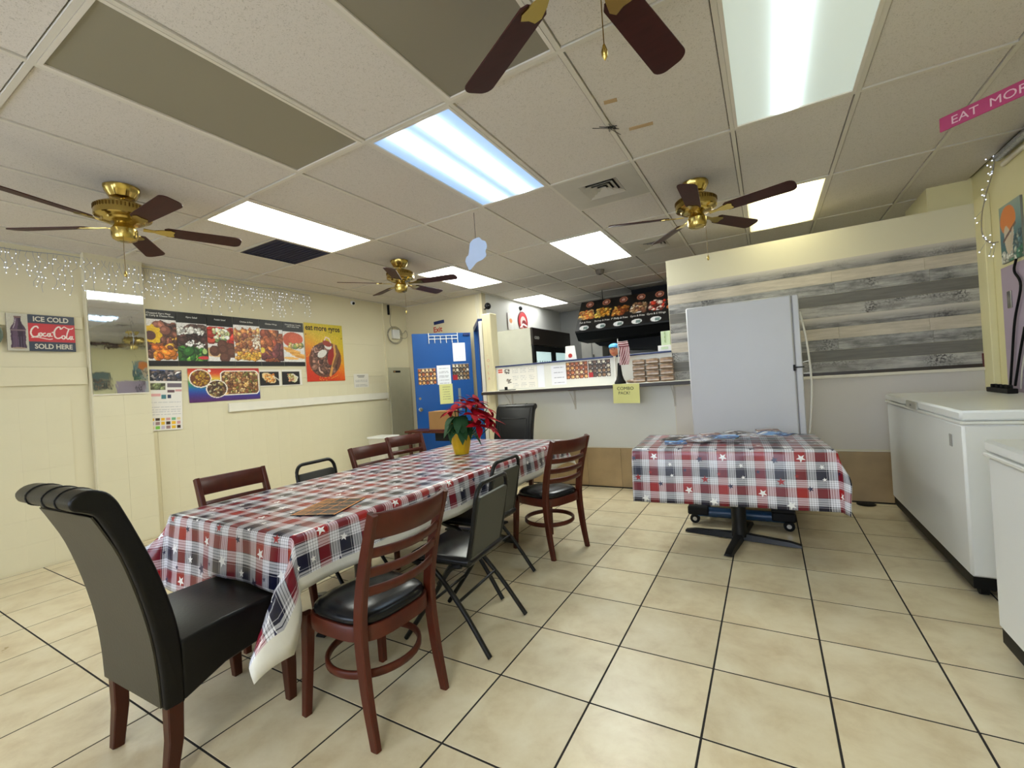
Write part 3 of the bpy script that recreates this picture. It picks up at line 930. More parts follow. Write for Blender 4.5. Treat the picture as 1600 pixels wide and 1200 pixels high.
# ------------------------------------------------------------------ ceiling fans
def make_fan(label):
    t = thing('ceiling_fan', label, 'ceiling fan', group='brass ceiling fans')
    mb = MB()
    # scalloped canopy
    n = 32; prof = [(.055, -.075), (.07, -.07), (.085, -.045), (.098, -.02), (.10, 0)]
    vs_ = []
    for j, (rr, z) in enumerate(prof):
        for i in range(n):
            a = 2 * PI * i / n
            q = rr * (1 + .06 * math.cos(8 * a) * (1 if j in (1, 2, 3) else .3))
            vs_.append((q * math.cos(a), q * math.sin(a), z))
    fs_ = [(j * n + i, j * n + (i + 1) % n, (j + 1) * n + (i + 1) % n, (j + 1) * n + i) for j in range(len(prof) - 1) for i in range(n)]
    fs_ += [tuple(range(n - 1, -1, -1)), tuple((len(prof) - 1) * n + i for i in range(n))]
    mb.add(vs_, fs_)
    part('canopy', mb, M_brass, t, smooth=40)
    mb = MB(); mb.lathe([(.013, -.12), (.013, -.07)], 12); part('downrod', mb, M_brass, t, smooth=40)
    mb = MB()
    mb.lathe([(.05, -.245), (.085, -.243), (.112, -.234), (.118, -.222), (.15, -.212), (.155, -.205), (.155, -.145), (.148, -.135), (.12, -.118), (.04, -.108), (.02, -.105)], 40)
    h = part('motor_housing', mb, M_brass, t, smooth=35)
    mb = MB()
    for i in range(48):
        a = 2 * PI * i / 48
        mb.box(-.002, -.004, -.012, .002, .004, .012, M=Matrix.Translation((.1555 * math.cos(a), .1555 * math.sin(a), -.155)) @ Matrix.Rotation(a, 4, 'Z'))
    part('pierced_band', mb, mat('dark_brass', (110, 84, 34), 0.4, metal=0.9), h, kind='stuff')
    mb = MB(); mb.lathe([(.015, -.365), (.045, -.362), (.065, -.35), (.072, -.33), (.072, -.285), (.06, -.27), (.05, -.25), (.05, -.245)], 28)
    part('switch_housing', mb, M_brass, t, smooth=35)
    mb = MB(); mb.tube([(.06, -.03, -.34), (.062, -.032, -.45), (.062, -.032, -.585)], .0016, 5)
    ch = part('pull_chain', mb, MATS['dark_brass'], t)
    mb = MB(); mb.lathe([(.002, -.625), (.008, -.615), (.009, -.60), (.004, -.583), (.002, -.58)], 10, .062, -.032)
    part('pull_knob', mb, M_brass, ch, smooth=40)
    for k in range(5):
        M = Matrix.Rotation(k * 2 * PI / 5, 4, 'Z') @ Matrix.Translation((0, 0, -.262)) @ Matrix.Rotation(math.radians(-13), 4, 'X')
        mb = MB()
        pts = []
        L0, L1, w0, w1, rr = .215, .69, .054, .066, .045
        for i in range(9):
            a = PI / 2 * i / 8
            pts.append((L1 - rr + rr * math.sin(a), w1 - rr + rr * math.cos(a)))
        low = [(p[0], -p[1]) for p in reversed(pts)]
        outl = [(L0, -w0 + .015), (L0, w0 - .015), (L0 + .02, w0)] + pts + low + [(L0 + .02, -w0)]
        mb.prism(outl, -.003, .003, 'z')
        mb.v = [tuple(M @ Vector(q)) for q in mb.v]
        bl = part('blade', mb, M_blade, t)
        mb = MB()
        mb.prism([(.10, -.018), (.16, -.013), (.20, -.03), (.25, -.042), (.275, -.03), (.268, 0), (.275, .03), (.25, .042), (.20, .03), (.16, .013), (.10, .018)], -.009, -.0032, 'z')
        mb.v = [tuple(M @ Vector(q)) for q in mb.v]
        part('blade_iron', mb, M_brass, bl)
    return t
FANS = [(-3.723, 1.342, 0, 'ceiling fan at far left beneath the unlit olive panel'), (-3.615, 3.86, 16, 'ceiling fan farthest back near the exit door corner'),
        (-.42, 3.856, 56, 'ceiling fan in front of the plank partition beside the yellowish light'), (-.405, 1.25, 6, 'nearest ceiling fan cut by the top of the picture')]
fan = make_fan(FANS[0][3])
fan.location = (FANS[0][0], FANS[0][1], CE); fan.rotation_euler.z = math.radians(FANS[0][2])
for x, y, a, lab in FANS[1:]:
    dup(fan, (x, y, CE), math.radians(a), lab)
# ================================================================== FURNITURE
def chamfer_rect(w, h, c=.004):
    return [(-w / 2 + c, -h / 2), (w / 2 - c, -h / 2), (w / 2, -h / 2 + c), (w / 2, h / 2 - c), (w / 2 - c, h / 2), (-w / 2 + c, h / 2), (-w / 2, h / 2 - c), (-w / 2, -h / 2 + c)]

def smooth_path(pts, n=6):
    """Catmull-Rom through pts"""
    P = [Vector(p) for p in pts]; P = [P[0] * 2 - P[1]] + P + [P[-1] * 2 - P[-2]]
    out = []
    for i in range(1, len(P) - 2):
        for k in range(n):
            t = k / n
            out.append(.5 * ((2 * P[i]) + (P[i + 1] - P[i - 1]) * t + (2 * P[i - 1] - 5 * P[i] + 4 * P[i + 1] - P[i + 2]) * t * t + (3 * P[i] - P[i - 1] - 3 * P[i + 1] + P[i + 2]) * t ** 3))
    out.append(P[-2])
    return out

def make_ladder(label):
    t = thing('dining_chair', label, 'chair', group='mahogany ladder back chairs')
    post = [(.192, -.215, 0), (.190, -.178, .22), (.188, -.165, .45), (.190, -.205, .66), (.194, -.285, .897)]
    for s in (-1, 1):
        mb = MB(); pth = smooth_path([(s * a, b, c) for a, b, c in post])
        n = len(pth)
        mb.sweep(pth, chamfer_rect(.028, .044), up=(0, 1, 0), scales=[.88 + .28 * math.sin(PI * i / (n - 1)) for i in range(n)])
        part('leg', mb, M_wood, t, smooth=40)
        mb = MB(); mb.sweep([(s * .205, .205, 0), (s * .192, .19, .25), (s * .185, .182, .43)], chamfer_rect(.04, .04), up=(0, 1, 0), scales=[.78, .95, 1.1])
        part('leg', mb, M_wood, t, smooth=40)
    def outline(sx, sy, n=40, e=3.4):
        o = []
        for i in range(n):
            a = 2 * PI * i / n
            c, s = math.cos(a), math.sin(a)
            x = sx * math.copysign(abs(c) ** (2 / e), c); y = sy * math.copysign(abs(s) ** (2 / e), s)
            o.append((x * (1 + .05 * y / sy), y))
        return o
    mb = MB()
    for k, (q, z) in enumerate(((1, .385), (1, .435), (.98, .442))):
        pass
    O = outline(.212, .208); n = len(O)
    vs_ = [(x * q, y * q, z) for q, z in ((1, .385), (1.0, .436), (.975, .443), (.85, .443), (.85, .385)) for x, y in O]
    fs_ = [(j * n + i, j * n + (i + 1) % n, ((j + 1) % 5) * n + (i + 1) % n, ((j + 1) % 5) * n + i) for j in range(5) for i in range(n)]
    mb.add(vs_, fs_); part('seat_frame', mb, M_wood, t, smooth=40)
    mb = MB(); O = outline(.205, .20)
    lv = ((.86, .432), (.96, .440), (.985, .452), (.965, .468), (.88, .482), (.65, .492), (.35, .496))
    vs_ = [(x * q, y * q, z) for q, z in lv for x, y in O]
    fs_ = [(j * n + i, j * n + (i + 1) % n, (j + 1) * n + (i + 1) % n, (j + 1) * n + i) for j in range(len(lv) - 1) for i in range(n)]
    fs_ += [tuple(range(n - 1, -1, -1)), tuple((len(lv) - 1) * n + i for i in range(n))]
    mb.add(vs_, fs_); part('seat', mb, M_vinyl, t, smooth=50)
    # slats follow the lean of the posts, bowed backwards
    for z, hh, th in ((.848, .105, .02), (.742, .040, .017), (.665, .040, .017), (.588, .040, .017)):
        yb = -.165 - .12 * max(0, (z - .45) / .455) ** 1.35
        mb = MB()
        pth = [(x, yb - .045 * (1 - (x / .2) ** 2), z - .006 * (1 - (x / .2) ** 2)) for x in np.linspace(-.19, .19, 13)]
        sec = [(q[0], q[1]) for q in chamfer_rect(th, hh, .005)]
        mb.sweep(pth, sec, up=(0, -.28, 1))
        part('top_rail' if hh > .05 else 'slat', mb, M_wood, t, smooth=50)
    mb = MB()
    ring = [(.192 * math.cos(a), .192 * math.sin(a), .235) for a in np.linspace(0, 2 * PI, 40, endpoint=False)]
    mb.sweep(ring, chamfer_rect(.018, .032, .005), closed=True)
    part('stretcher_hoop', mb, M_wood, t, smooth=50)
    return t

def place_chair(root, x, y, facing, label=None, first=[]):
    rz = math.atan2(-facing[0], facing[1])
    if id(root) not in first:
        first.append(id(root)); root.location = (x, y, 0); root.rotation_euler.z = rz
        if label: root['label'] = label
        return root
    return dup(root, (x, y, 0), rz, label)

lad = make_ladder('ladder chair')
place_chair(lad, -1.553, 1.345, (-1, .05), 'ladder back wooden chair nearest the camera at the right side of long table')
place_chair(lad, -1.595, 3.235, (-.94, .34), 'ladder back wooden chair at the far right corner of long table')
place_chair(lad, -2.685, 1.52, (1, -.04), 'ladder back chair pushed in across the table from the nearest wooden chair')
place_chair(lad, -2.685, 2.64, (1, -.05), 'ladder back chair right of the black metal chair on the wall side')
place_chair(lad, -2.90, 3.22, (.97, -.24), 'ladder back chair farthest back on the wall side of long table')

def make_metal(label):
    t = thing('stacking_chair', label, 'chair', group='black metal stacking chairs')
    rr = .013
    # back loop
    pts = []
    base = [(-.168, -.12, .425), (-.172, -.165, .45), (-.172, -.20, .58), (-.172, -.235, .77)]
    pts += base
    for a in np.linspace(0, PI / 2, 6)[1:]:
        pts.append((-.172 + .06 * (1 - math.cos(a)), -.235 - .012 * math.sin(a), .77 + .07 * math.sin(a)))
    pts += [(-x, y, z) for x, y, z in reversed(pts)]
    mb = MB(); mb.tube(pts, rr, 8); part('back_frame', mb, M_blackmetal, t, smooth=60)
    mb = MB()
    o = [(-.158, .445), (.158, .445), (.16, .755), (.145, .772), (-.145, .772), (-.16, .755)]
    vs_ = []
    for z_off in (-.012, .012):
        for x, z in o:
            vs_.append((x, -.165 - (z - .45) * .235 + z_off, z))
    nn = len(o)
    mb.add(vs_, [tuple(range(nn)), tuple(range(2 * nn - 1, nn - 1, -1))] + [(i, i + nn, (i + 1) % nn + nn, (i + 1) % nn) for i in range(nn)])
    part('backrest', mb, M_backpanel, t, bevel=.004)
    mb = MB()
    for s in (-1, 1):
        mb = MB(); mb.tube(smooth_path([(s * .17, .19, .415), (s * .19, .12, .41), (s * .195, .03, .39), (s * .205, -.13, .22), (s * .218, -.285, .006)], 4), rr, 8)
        part('leg', mb, M_blackmetal, t, smooth=60)
        mb = MB(); mb.tube(smooth_path([(s * .185, -.13, .425), (s * .19, -.06, .40), (s * .196, .05, .25), (s * .21, .235, .006)], 4), rr, 8)
        part('leg', mb, M_blackmetal, t, smooth=60)
    for y, z in ((-.11, .245), (.10, .19)):
        mb = MB(); mb.tube([(-.2, y, z), (.2, y, z)], .008, 8); part('cross_bar', mb, M_blackmetal, t, smooth=60)
    mb = MB(); mb.box(-.195, -.19, .418, .195, .20, .47, c=.018); part('seat', mb, M_vinyl, t, smooth=60, bevel=.006)
    return t
met = make_metal('metal chair')
place_chair(met, -1.555, 1.98, (-1, -.08), 'black metal chair with grey green back next to the nearest wooden chair')
place_chair(met, -1.79, 2.54, (-1, 0), 'black metal chair second along the right side, behind the grey backed one')
place_chair(met, -2.80, 2.20, (1, .06), 'black metal chair on the wall side, only its top loop showing')

def make_parsons(label, front=False):
    t = thing('parsons_chair', label, 'chair')
    # back profile (y,z), y=0 at .95 world for the near one
    F_ = [(-.195, .30), (-.195, .48), (-.215, .62), (-.255, .78), (-.305, .925), (-.335, 1.005), (-.352, 1.045), (-.375, 1.075), (-.41, 1.09), (-.445, 1.086), (-.468, 1.064), (-.462, 1.036), (-.435, 1.022), (-.41, 1.005), (-.385, .955), (-.345, .85), (-.305, .70), (-.275, .54), (-.262, .40), (-.258, .275)]
    F_ = [(-.195, .275)] + F_[0:]
    prof = smooth_path([(0, a, b) for a, b in F_], 3)
    pts = [(p.y, p.z) for p in prof]
    mb = MB(); mb.prism(pts, -.245, .245, 'x')
    part('backrest', mb, M_leather, t, smooth=50, bevel=.012, bseg=3)
    # rear cover panel, lighter olive leather with the wall's reflection painted in
    rear = [(-.411, 1.0), (-.388, .95), (-.3475, .85), (-.3075, .70), (-.2775, .54), (-.2645, .40), (-.2605, .285)]
    pth = smooth_path([(0, a - .0035, b) for a, b in rear], 3)
    mb = MB(); n = len(pth)
    mb.add([(x, p.y, p.z) for p in pth for x in (-.222, .222)] + [(x, p.y + .006, p.z) for p in pth for x in (-.222, .222)],
           [(2 * i, 2 * i + 1, 2 * i + 3, 2 * i + 2) for i in range(n - 1)] + [(2 * n + 2 * i, 2 * n + 2 * i + 2, 2 * n + 2 * i + 3, 2 * n + 2 * i + 1) for i in range(n - 1)] + [(2 * i, 2 * i + 2, 2 * n + 2 * i + 2, 2 * n + 2 * i) for i in range(n - 1)] + [(2 * i + 1, 2 * n + 2 * i + 1, 2 * n + 2 * i + 3, 2 * i + 3) for i in range(n - 1)])
    part('rear_panel', mb, M_leather_b, t, smooth=50, label='rear panel with olive grey wall reflection painted in')
    # seams around the scroll
    for s in (-.13, .02, .13):
        mb = MB()
        ring = [(s, a, b) for a, b in [(-.352, 1.046), (-.375, 1.0765), (-.41, 1.0915), (-.446, 1.0875), (-.4695, 1.064), (-.463, 1.0345), (-.436, 1.0205)]]
        mb.tube(smooth_path(ring, 3), .0022, 5); part('seam', mb, M_seam, t)
    mb = MB()
    sp_ = [(-.20, .275), (-.05, .33), (.10, .345), (.25, .325), (.262, .34), (.265, .46), (.25, .49), (.15, .502), (-.05, .505), (-.20, .49)]
    mb.prism(sp_, -.245, .245, 'x')
    part('seat', mb, M_leather, t, smooth=40, bevel=.014, bseg=3)
    for s in (-1, 1):
        mb = MB(); mb.tube([(s * .236, -.19, .487), (s * .236, .0, .497), (s * .236, .24, .488)], .003, 5); part('seam', mb, M_seam, t)
        mb = MB(); mb.sweep([(s * .205, -.245, 0), (s * .212, -.225, .15), (s * .215, -.222, .30)], chamfer_rect(.046, .05), up=(0, 1, 0), scales=[.78, .95, 1.05])
        part('leg', mb, M_wood_d, t, smooth=40)
        mb = MB(); mb.sweep([(s * .208, .228, 0), (s * .212, .225, .15), (s * .214, .222, .36)], chamfer_rect(.046, .05), up=(0, 1, 0), scales=[.72, .95, 1.1])
        part('leg', mb, M_wood_d, t, smooth=40)
    if front:
        for z, y in ((.93, -.304),):
            mb = MB(); mb.tube(smooth_path([(-.15, y + .004, z), (-.05, y + .006, z - .006), (.06, y + .006, z - .003), (.16, y + .004, z + .004)], 4), .004, 5); part('crease', mb, M_seam, t)
        for s in (-1, 1):
            mb = MB(); mb.tube(smooth_path([(s * .17, -.30, .92), (s * .165, -.262, .80), (s * .16, -.222, .65)], 4), .0025, 5); part('crease', mb, M_seam, t)
            mb = MB(); mb.tube(smooth_path([(s * .205, -.345, 1.04), (s * .2, -.30, .92), (s * .2, -.25, .78), (s * .2, -.215, .62)], 4), .003, 5); part('crease', mb, M_seam, t)
    return t
pc = make_parsons('tall dark leather parsons chair with scroll top at the near end of the table')
pc.location = (-2.135, .955, 0); pc.rotation_euler.z = math.radians(1.5)
pj = make_parsons('dark leather parsons chair facing the camera at the far end of the table', True)
pj.location = (-2.60, 4.22, 0); pj.rotation_euler.z = math.radians(183)

# ---- pedestal bases and tables
def pedestal(t, x, y, rot, H, arm=.42):
    R_ = Matrix.Translation((x, y, 0)) @ Matrix.Rotation(rot, 4, 'Z')
    mb = MB(); mb.lathe([(.06, .03), (.056, .07), (.053, .09), (.053, H - .03)], 20, x, y); part('column', mb, M_blackmetal, t, smooth=40)
    mb = MB(); mb.box(x - .16, y - .16, H - .03, x + .16, y + .16, H - .002, c=.004); part('top_plate', mb, M_blackmetal, t)
    for k in range(4):
        mb = MB()
        n = 6; vs_ = []
        for i in range(n + 1):
            q = i / n; w = .036 - .006 * q; hh = .055 - .024 * q
            if i == n: hh *= .7
            for s in (-1, 1):
                vs_ += [(q * arm, s * w, .006), (q * arm, s * w * .75, hh)]
        fs_ = []
        for i in range(n):
            a, b_ = 4 * i, 4 * i + 4
            fs_ += [(a, a + 1, b_ + 1, b_), (a + 2, b_ + 2, b_ + 3, a + 3), (a + 1, a + 3, b_ + 3, b_ + 1), (a, b_, b_ + 2, a + 2)]
        fs_ += [(0, 2, 3, 1), (4 * n, 4 * n + 1, 4 * n + 3, 4 * n + 2)]
        MM = R_ @ Matrix.Rotation(k * PI / 2, 4, 'Z')
        mb.add([tuple(MM @ Vector(q)) for q in vs_], fs_)
        mb.lathe([(.016, 0), (.018, .008)], 10, *(MM @ Vector((arm - .03, 0, 0))).xy)
        part('foot', mb, M_blackmetal, t, smooth=40)

t1 = thing('long_table', 'long dining table under a red white and blue star tablecloth', 'table', (0, 0, 0))
TX0, TX1, TY0, TY1, TZ = -2.845, -1.765, 1.135, 4.02, .757
mb = MB(); mb.box(TX0 + .006, TY0 + .006, TZ - .035, TX1 - .006, TY1 - .006, TZ - .003, c=.006)
part('tabletop', mb, mat('laminate_edge', (70, 52, 40), 0.4), t1)
pedestal(t1, -2.31, 1.95, .2, TZ - .034, .40); pedestal(t1, -2.31, 3.25, -.1, TZ - .034, .40)

t2 = thing('pedestal_table', 'small black pedestal table under a star tablecloth near the counter', 'table', (0, 0, 0))
P2X, P2Y, P2Z = -.312, 3.79, .785
part('tabletop', MB().box(-.60, -.385, P2Z - .033, .60, .385, P2Z - .003, c=.006), MATS['laminate_edge'], t2, loc=(P2X, P2Y, 0), rot=(0, 0, math.radians(3.8)))
pedestal(t2, -.262, 3.88, math.radians(-8), P2Z - .032, .41)

# ---- tablecloths
def cloth(name, label, hx, hy, ov, loc, rz, z0, tau, hem=0.0, seat=None, step=.026, uvo=(0, 0), amp=.008, lshort=False):
    """hx,hy half size of the top; ov = overhang (left, right, front, back); tau = flare of the corners (fl, fr, bl, br)"""
    ol, orr, of, ob = ov
    us = np.linspace(-hx - ol, hx + orr, int((2 * hx + ol + orr) / step) + 1)
    vv = np.linspace(-hy - of, hy + ob, int((2 * hy + of + ob) / step) + 1)
    nu, nv = len(us), len(vv)
    rs = np.random.RandomState(3)
    co = []; uvs = []
    base = .10
    for v in vv:
        for u_ in us:
            ex = max(u_ - hx, 0) + max(-hx - u_, 0); sx = 1 if u_ > 0 else -1
            ey = max(v - hy, 0) + max(-hy - v, 0); sy = 1 if v > 0 else -1
            if lshort and u_ > hx and v < -hy: ex *= 1 + .9 * min(1, ey / .2)
            if lshort and u_ < -hx: ex *= 1 - .62 * min(1, max(0, (v + hy) / .22))
            cx = min(max(u_, -hx), hx); cy = min(max(v, -hy), hy)
            x, y, z = cx, cy, z0
            if ex > 0 and ey > 0:
                ph = math.atan2(ey, ex); ro = math.hypot(ex, ey)
                tc = tau[(0 if sy < 0 else 2) + (0 if sx < 0 else 1)] * min(1, ro / .22)
                tt = base + tc * math.sin(2 * ph) ** 1.5
                out = ro * math.sin(tt)
                xk = 1 - .55 * math.sin(2 * ph) if (lshort and sx > 0 and sy < 0) else 1
                x += sx * out * math.cos(ph) * xk; y += sy * out * math.sin(ph); z -= ro * math.cos(tt)
            elif ex > 0:
                rip = amp * math.sin(v * 17 + 1) * min(1, ex / .1)
                x += sx * (ex * math.sin(base) + rip); z -= ex * math.cos(base)
            elif ey > 0:
                rip = amp * math.sin(u_ * 15 + 2) * min(1, ey / .12)
                yy = ey * math.sin(base) + rip; dz = ey * math.cos(base)
                if seat and seat[0] - .06 < u_ < seat[1] + .06:
                    k = min(1, (u_ - seat[0] + .06) / .06, (seat[1] + .06 - u_) / .06)
                    lim = z0 - seat[2]
                    if dz > lim:
                        rest = dz - lim
                        dz = lim + (1 - k) * rest + k * .004
                        yy = yy - k * min(rest, .5) * .9
                y += sy * yy; z -= dz
            elif True:
                # top surface: soft edges
                dxe = min(hx - abs(u_), hy - abs(v))
                z -= .004 * max(0, 1 - dxe / .02)
            co.append((x, y, z)); uvs.append((u_ + uvo[0], v + uvo[1]))
    co = np.array(co); g = co.reshape(nv, nu, 3)
    du = np.gradient(g, axis=1); dv = np.gradient(g, axis=0)
    nrm = np.cross(du, dv); nrm /= np.linalg.norm(nrm, axis=2, keepdims=True) + 1e-9
    inner = (g - nrm * .0022).reshape(-1, 3)
    allv = np.concatenate([co, inner])
    fs_ = []; mi = []
    n = nu * nv
    for j in range(nv - 1):
        for i in range(nu - 1):
            a = j * nu + i
            fs_.append((a, a + 1, a + nu + 1, a + nu))
            uc, vc = (us[i] + us[i + 1]) / 2, (vv[j] + vv[j + 1]) / 2
            e = min(uc - us[0], us[-1] - uc)
            mi.append(1 if e < hem else 0)
            fs_.append((n + a, n + a + nu, n + a + nu + 1, n + a + 1)); mi.append(1)
    bd = [i for i in range(nu - 1)] ; 
    def strip(idx):
        for a, b_ in zip(idx[:-1], idx[1:]):
            fs_.append((a, n + a, n + b_, b_)); mi.append(1)
    strip(list(range(nu))); strip([(nv - 1) * nu + i for i in range(nu)]); strip([j * nu for j in range(nv)]); strip([j * nu + nu - 1 for j in range(nv)])
    me = bpy.data.meshes.new(name)
    me.from_pydata(allv.tolist(), [], fs_)
    me.materials.append(M_cloth); me.materials.append(M_under)
    me.polygons.foreach_set('material_index', mi)
    me.polygons.foreach_set('use_smooth', [True] * len(fs_))
    ul = me.uv_layers.new(name='UVMap')
    vi = np.zeros(len(me.loops), int); me.loops.foreach_get('vertex_index', vi)
    U = np.array(uvs + uvs); ul.data.foreach_set('uv', U[vi].ravel())
    me.update()
    o = obj(name, me, None, loc, (0, 0, rz))
    return tag(o, label, 'tablecloth')
cloth('tablecloth', 'star plaid vinyl tablecloth draped over the long dining table', (TX1 - TX0) / 2, (TY1 - TY0) / 2, (.24, .225, .385, .2),
      ((TX0 + TX1) / 2, (TY0 + TY1) / 2, 0), 0, TZ + .001, (.60, .66, .3, .3), hem=.045, lshort=True, seat=(-2.135 - .25 + 2.305, -2.135 + .25 + 2.305, .515))
cloth('tablecloth', 'star plaid vinyl tablecloth on the small pedestal table', .638, .40, (.05, .12, .388, .02), (P2X, P2Y, 0), math.radians(3.8), P2Z + .001, (.05, .38, .3, .3), uvo=(.11, .07), amp=.004)

# ---- things on the long table
t = thing('poinsettia', 'red poinsettia in a gold foil wrapped pot on the long table', 'plant', (-2.33, 3.10, TZ + .006))
mb = MB(); n = 36; prof = [(.062, 0), (.072, .05), (.082, .11), (.10, .17), (.125, .215)]
vs_ = []
for j, (rr, z) in enumerate(prof):
    for i in range(n):
        a = 2 * PI * i / n
        q = rr * (1 + (.03 + .05 * j / 4) * math.sin(a * 9 + j * .3))
        zz = z + (.05 * (math.cos(a - 2.9)) if j == 4 else .02 * math.cos(a - 2.9) if j == 3 else 0)
        vs_.append((q * math.cos(a), q * math.sin(a), zz))
mb.add(vs_, [(j * n + i, j * n + (i + 1) % n, (j + 1) * n + (i + 1) % n, (j + 1) * n + i) for j in range(4) for i in range(n)] + [tuple(range(n - 1, -1, -1))])
part('foil_wrap', mb, mat('gold_foil', (202, 168, 24), 0.28, metal=0.35, var=0.12, scale=14, bump=.3, bscale=30), t, smooth=25, fix=True)
mb = MB(); mb.lathe([(.06, .02), (.085, .15), (.08, .16)], 20); part('soil', mb, mat('potting_soil', (46, 34, 26), .9), t)
def leaf_mesh(name, L, W, m, bend=.25, fold=.15):
    mb = MB(); N_ = 5; vs_ = []
    for i in range(N_ + 1):
        q = i / N_
        w = W * math.sin(PI * min(1, q ** .8)) * .5
        z = -bend * L * q * q
        for s in (-1, 0, 1):
            vs_.append((q * L, s * w, z + abs(s) * fold * w))
    fs_ = []
    for i in range(N_):
        a = 3 * i
        fs_ += [(a, a + 1, a + 4, a + 3), (a + 1, a + 2, a + 5, a + 4)]
    mb.add(vs_, fs_)
    return mb.mesh(name, m, smooth=60, fix=False)
M_bract = mat('red_bract', (150, 2, 22), .75, spec=.15, var=.2, scale=20)
M_leaf = mat('poinsettia_green', (30, 66, 34), .6, spec=.25, var=.2, scale=20)
bm_ = [leaf_mesh('bract', .135, .066, M_bract, b_) for b_ in (.15, .35)]
lm_ = [leaf_mesh('leaf', .15, .08, M_leaf, b_) for b_ in (.5, .8)]
rs = random.Random(4)
heads = [(.03, .02, .46), (.12, .04, .44), (-.07, .02, .40), (.09, -.06, .42), (.20, .08, .38), (-.03, -.08, .38), (.15, -.06, .34), (.09, .12, .43), (.24, .0, .31), (-.11, -.03, .37), (.20, .12, .28), (.13, .0, .38), (.22, .06, .22), (.17, -.03, .25)]
mb = MB()
heads = [(a + .035, b_ + .01, c_) for a, b_, c_ in heads]
for hx_, hy_, hz_ in heads:
    mb.tube([(hx_ * .15, hy_ * .15, .12), (hx_ * .7, hy_ * .7, hz_ * .7), (hx_, hy_, hz_)], .004, 5)
part('stem', mb, M_leaf, t)
for hx_, hy_, hz_ in heads:
    tilt0 = math.hypot(hx_, hy_) * 2.5; ta = math.atan2(hy_, hx_)
    for k in range(6):
        a = k * 2 * PI / 6 + rs.random() * .5
        o = obj('bract', bm_[k % 2], t)
        M = Matrix.Translation((hx_, hy_, hz_)) @ Matrix.Rotation(tilt0, 4, Vector((-math.sin(ta), math.cos(ta), 0))) @ Matrix.Rotation(a, 4, 'Z') @ Matrix.Rotation(rs.uniform(-.5, .2), 4, 'Y') @ Matrix.Scale(rs.uniform(.75, 1.1), 4)
        o.matrix_local = M
for k in range(26):
    a = rs.random() * 2 * PI
    if k < 8: a = rs.uniform(-1.9, -.6)
    rr = rs.uniform(.03, .09); z = rs.uniform(.20, .34)
    o = obj('leaf', lm_[k % 2], t)
    o.matrix_local = Matrix.Translation((rr * math.cos(a), rr * math.sin(a), z)) @ Matrix.Rotation(a, 4, 'Z') @ Matrix.Rotation(rs.uniform(.1, 1.0), 4, 'Y') @ Matrix.Scale(rs.uniform(.7, 1.1), 4)

# menu card with orange grid
R = Ras(66, 90, (52, 42, 34))
R.noise(.5)
for yy in (.05, .28, .5, .73, .96): R.line([(.02, yy), (.98, yy - .04)], .02, (220, 140, 50))
for xx in (.03, .34, .60, .97): R.line([(xx, .02), (xx, .98)], .018, (226, 140, 40))
R.rect(.02, .02, .28, .98, (196, 120, 36), .55)
for k in range(30): R.ell(R.rs.rand(), R.rs.rand(), .02, .012, (R.rs.randint(90, 190), R.rs.randint(70, 120), 40))
t = poster('menu_card', 'laminated dark menu card with orange lines lying on the long table', 'menu', .24, .31, R, lambda o: None, edge=M_ink)
basis(t, Vector((.97, .12, 0)), Vector((-.30, .95, 0)).normalized(), (0, 0, 1), (-2.07, 1.335, TZ + .005))
t.matrix_world = Matrix.Translation((-2.08, 1.335, TZ + .0062)) @ Matrix.Rotation(math.radians(20), 4, 'Z')

# brochures on the small table
def flyer(seed):
    rs_ = np.random.RandomState(seed)
    pal = [[(60, 110, 180), (120, 170, 220), (40, 60, 110)], [(50, 44, 44), (110, 90, 80), (30, 30, 36)], [(70, 90, 140), (160, 140, 130), (200, 200, 210)], [(90, 60, 60), (170, 130, 110), (60, 80, 120)]][seed % 4]
    R = Ras(24, 30, pal[2]); R.rs = rs_
    R.grad([pal[0], pal[1]], 0, .0, 1, .55)
    R.blobs(0, .4, 1, 1, 18, pal + [(200, 190, 180)], .04, .12)
    R.rect(.08, .06, .75, .16, (235, 235, 235)); R.rect(.08, .2, .5, .24, (220, 220, 230))
    return R
FL = [(-.66, 3.66, .2, 'blue and tan flyer at the left front of the pile on the small table'), (-.70, 3.82, -.3, 'flyer with pale blue picture at the far left of the pile'), (-.50, 3.72, .9, 'bright blue flyer lying second from the left on small table'),
      (-.42, 3.92, .35, 'dark flyer at the back of the pile on small table'), (-.30, 3.75, -.2, 'bright blue flyer in the middle front of the pile'), (-.22, 3.92, .7, 'black and brown flyer on top of the pile'),
      (-.10, 3.80, -.6, 'navy flyer right of the middle of the pile'), (-.02, 3.92, .15, 'grey flyer at the right back of the pile'), (.03, 3.70, 1.1, 'striped flyer at the right end of the pile')]
for k, (x, y, a, lab) in enumerate(FL):
    t = thing('flyer', lab, 'flyer', (x, y, P2Z + .006 + .0075 * k), a, group='flyers on the small table')
    cu_ = (lambda s: (lambda X, Y: .006 * np.sin(X * PI * (1 if s % 2 else .8)) ** 2 * (1 if s % 3 else .4) + .004 * Y))(k)
    me = print_mesh('print', .16, .215, flyer(k), cu_)
    me.transform(Matrix.Translation((-.08, -.107, 0)))
    obj('print', me, t)
    mb = MB(); mb.box(-.08, -.107, -.002, .08, .107, -.0008); part('back_page', mb, M_paper, t)

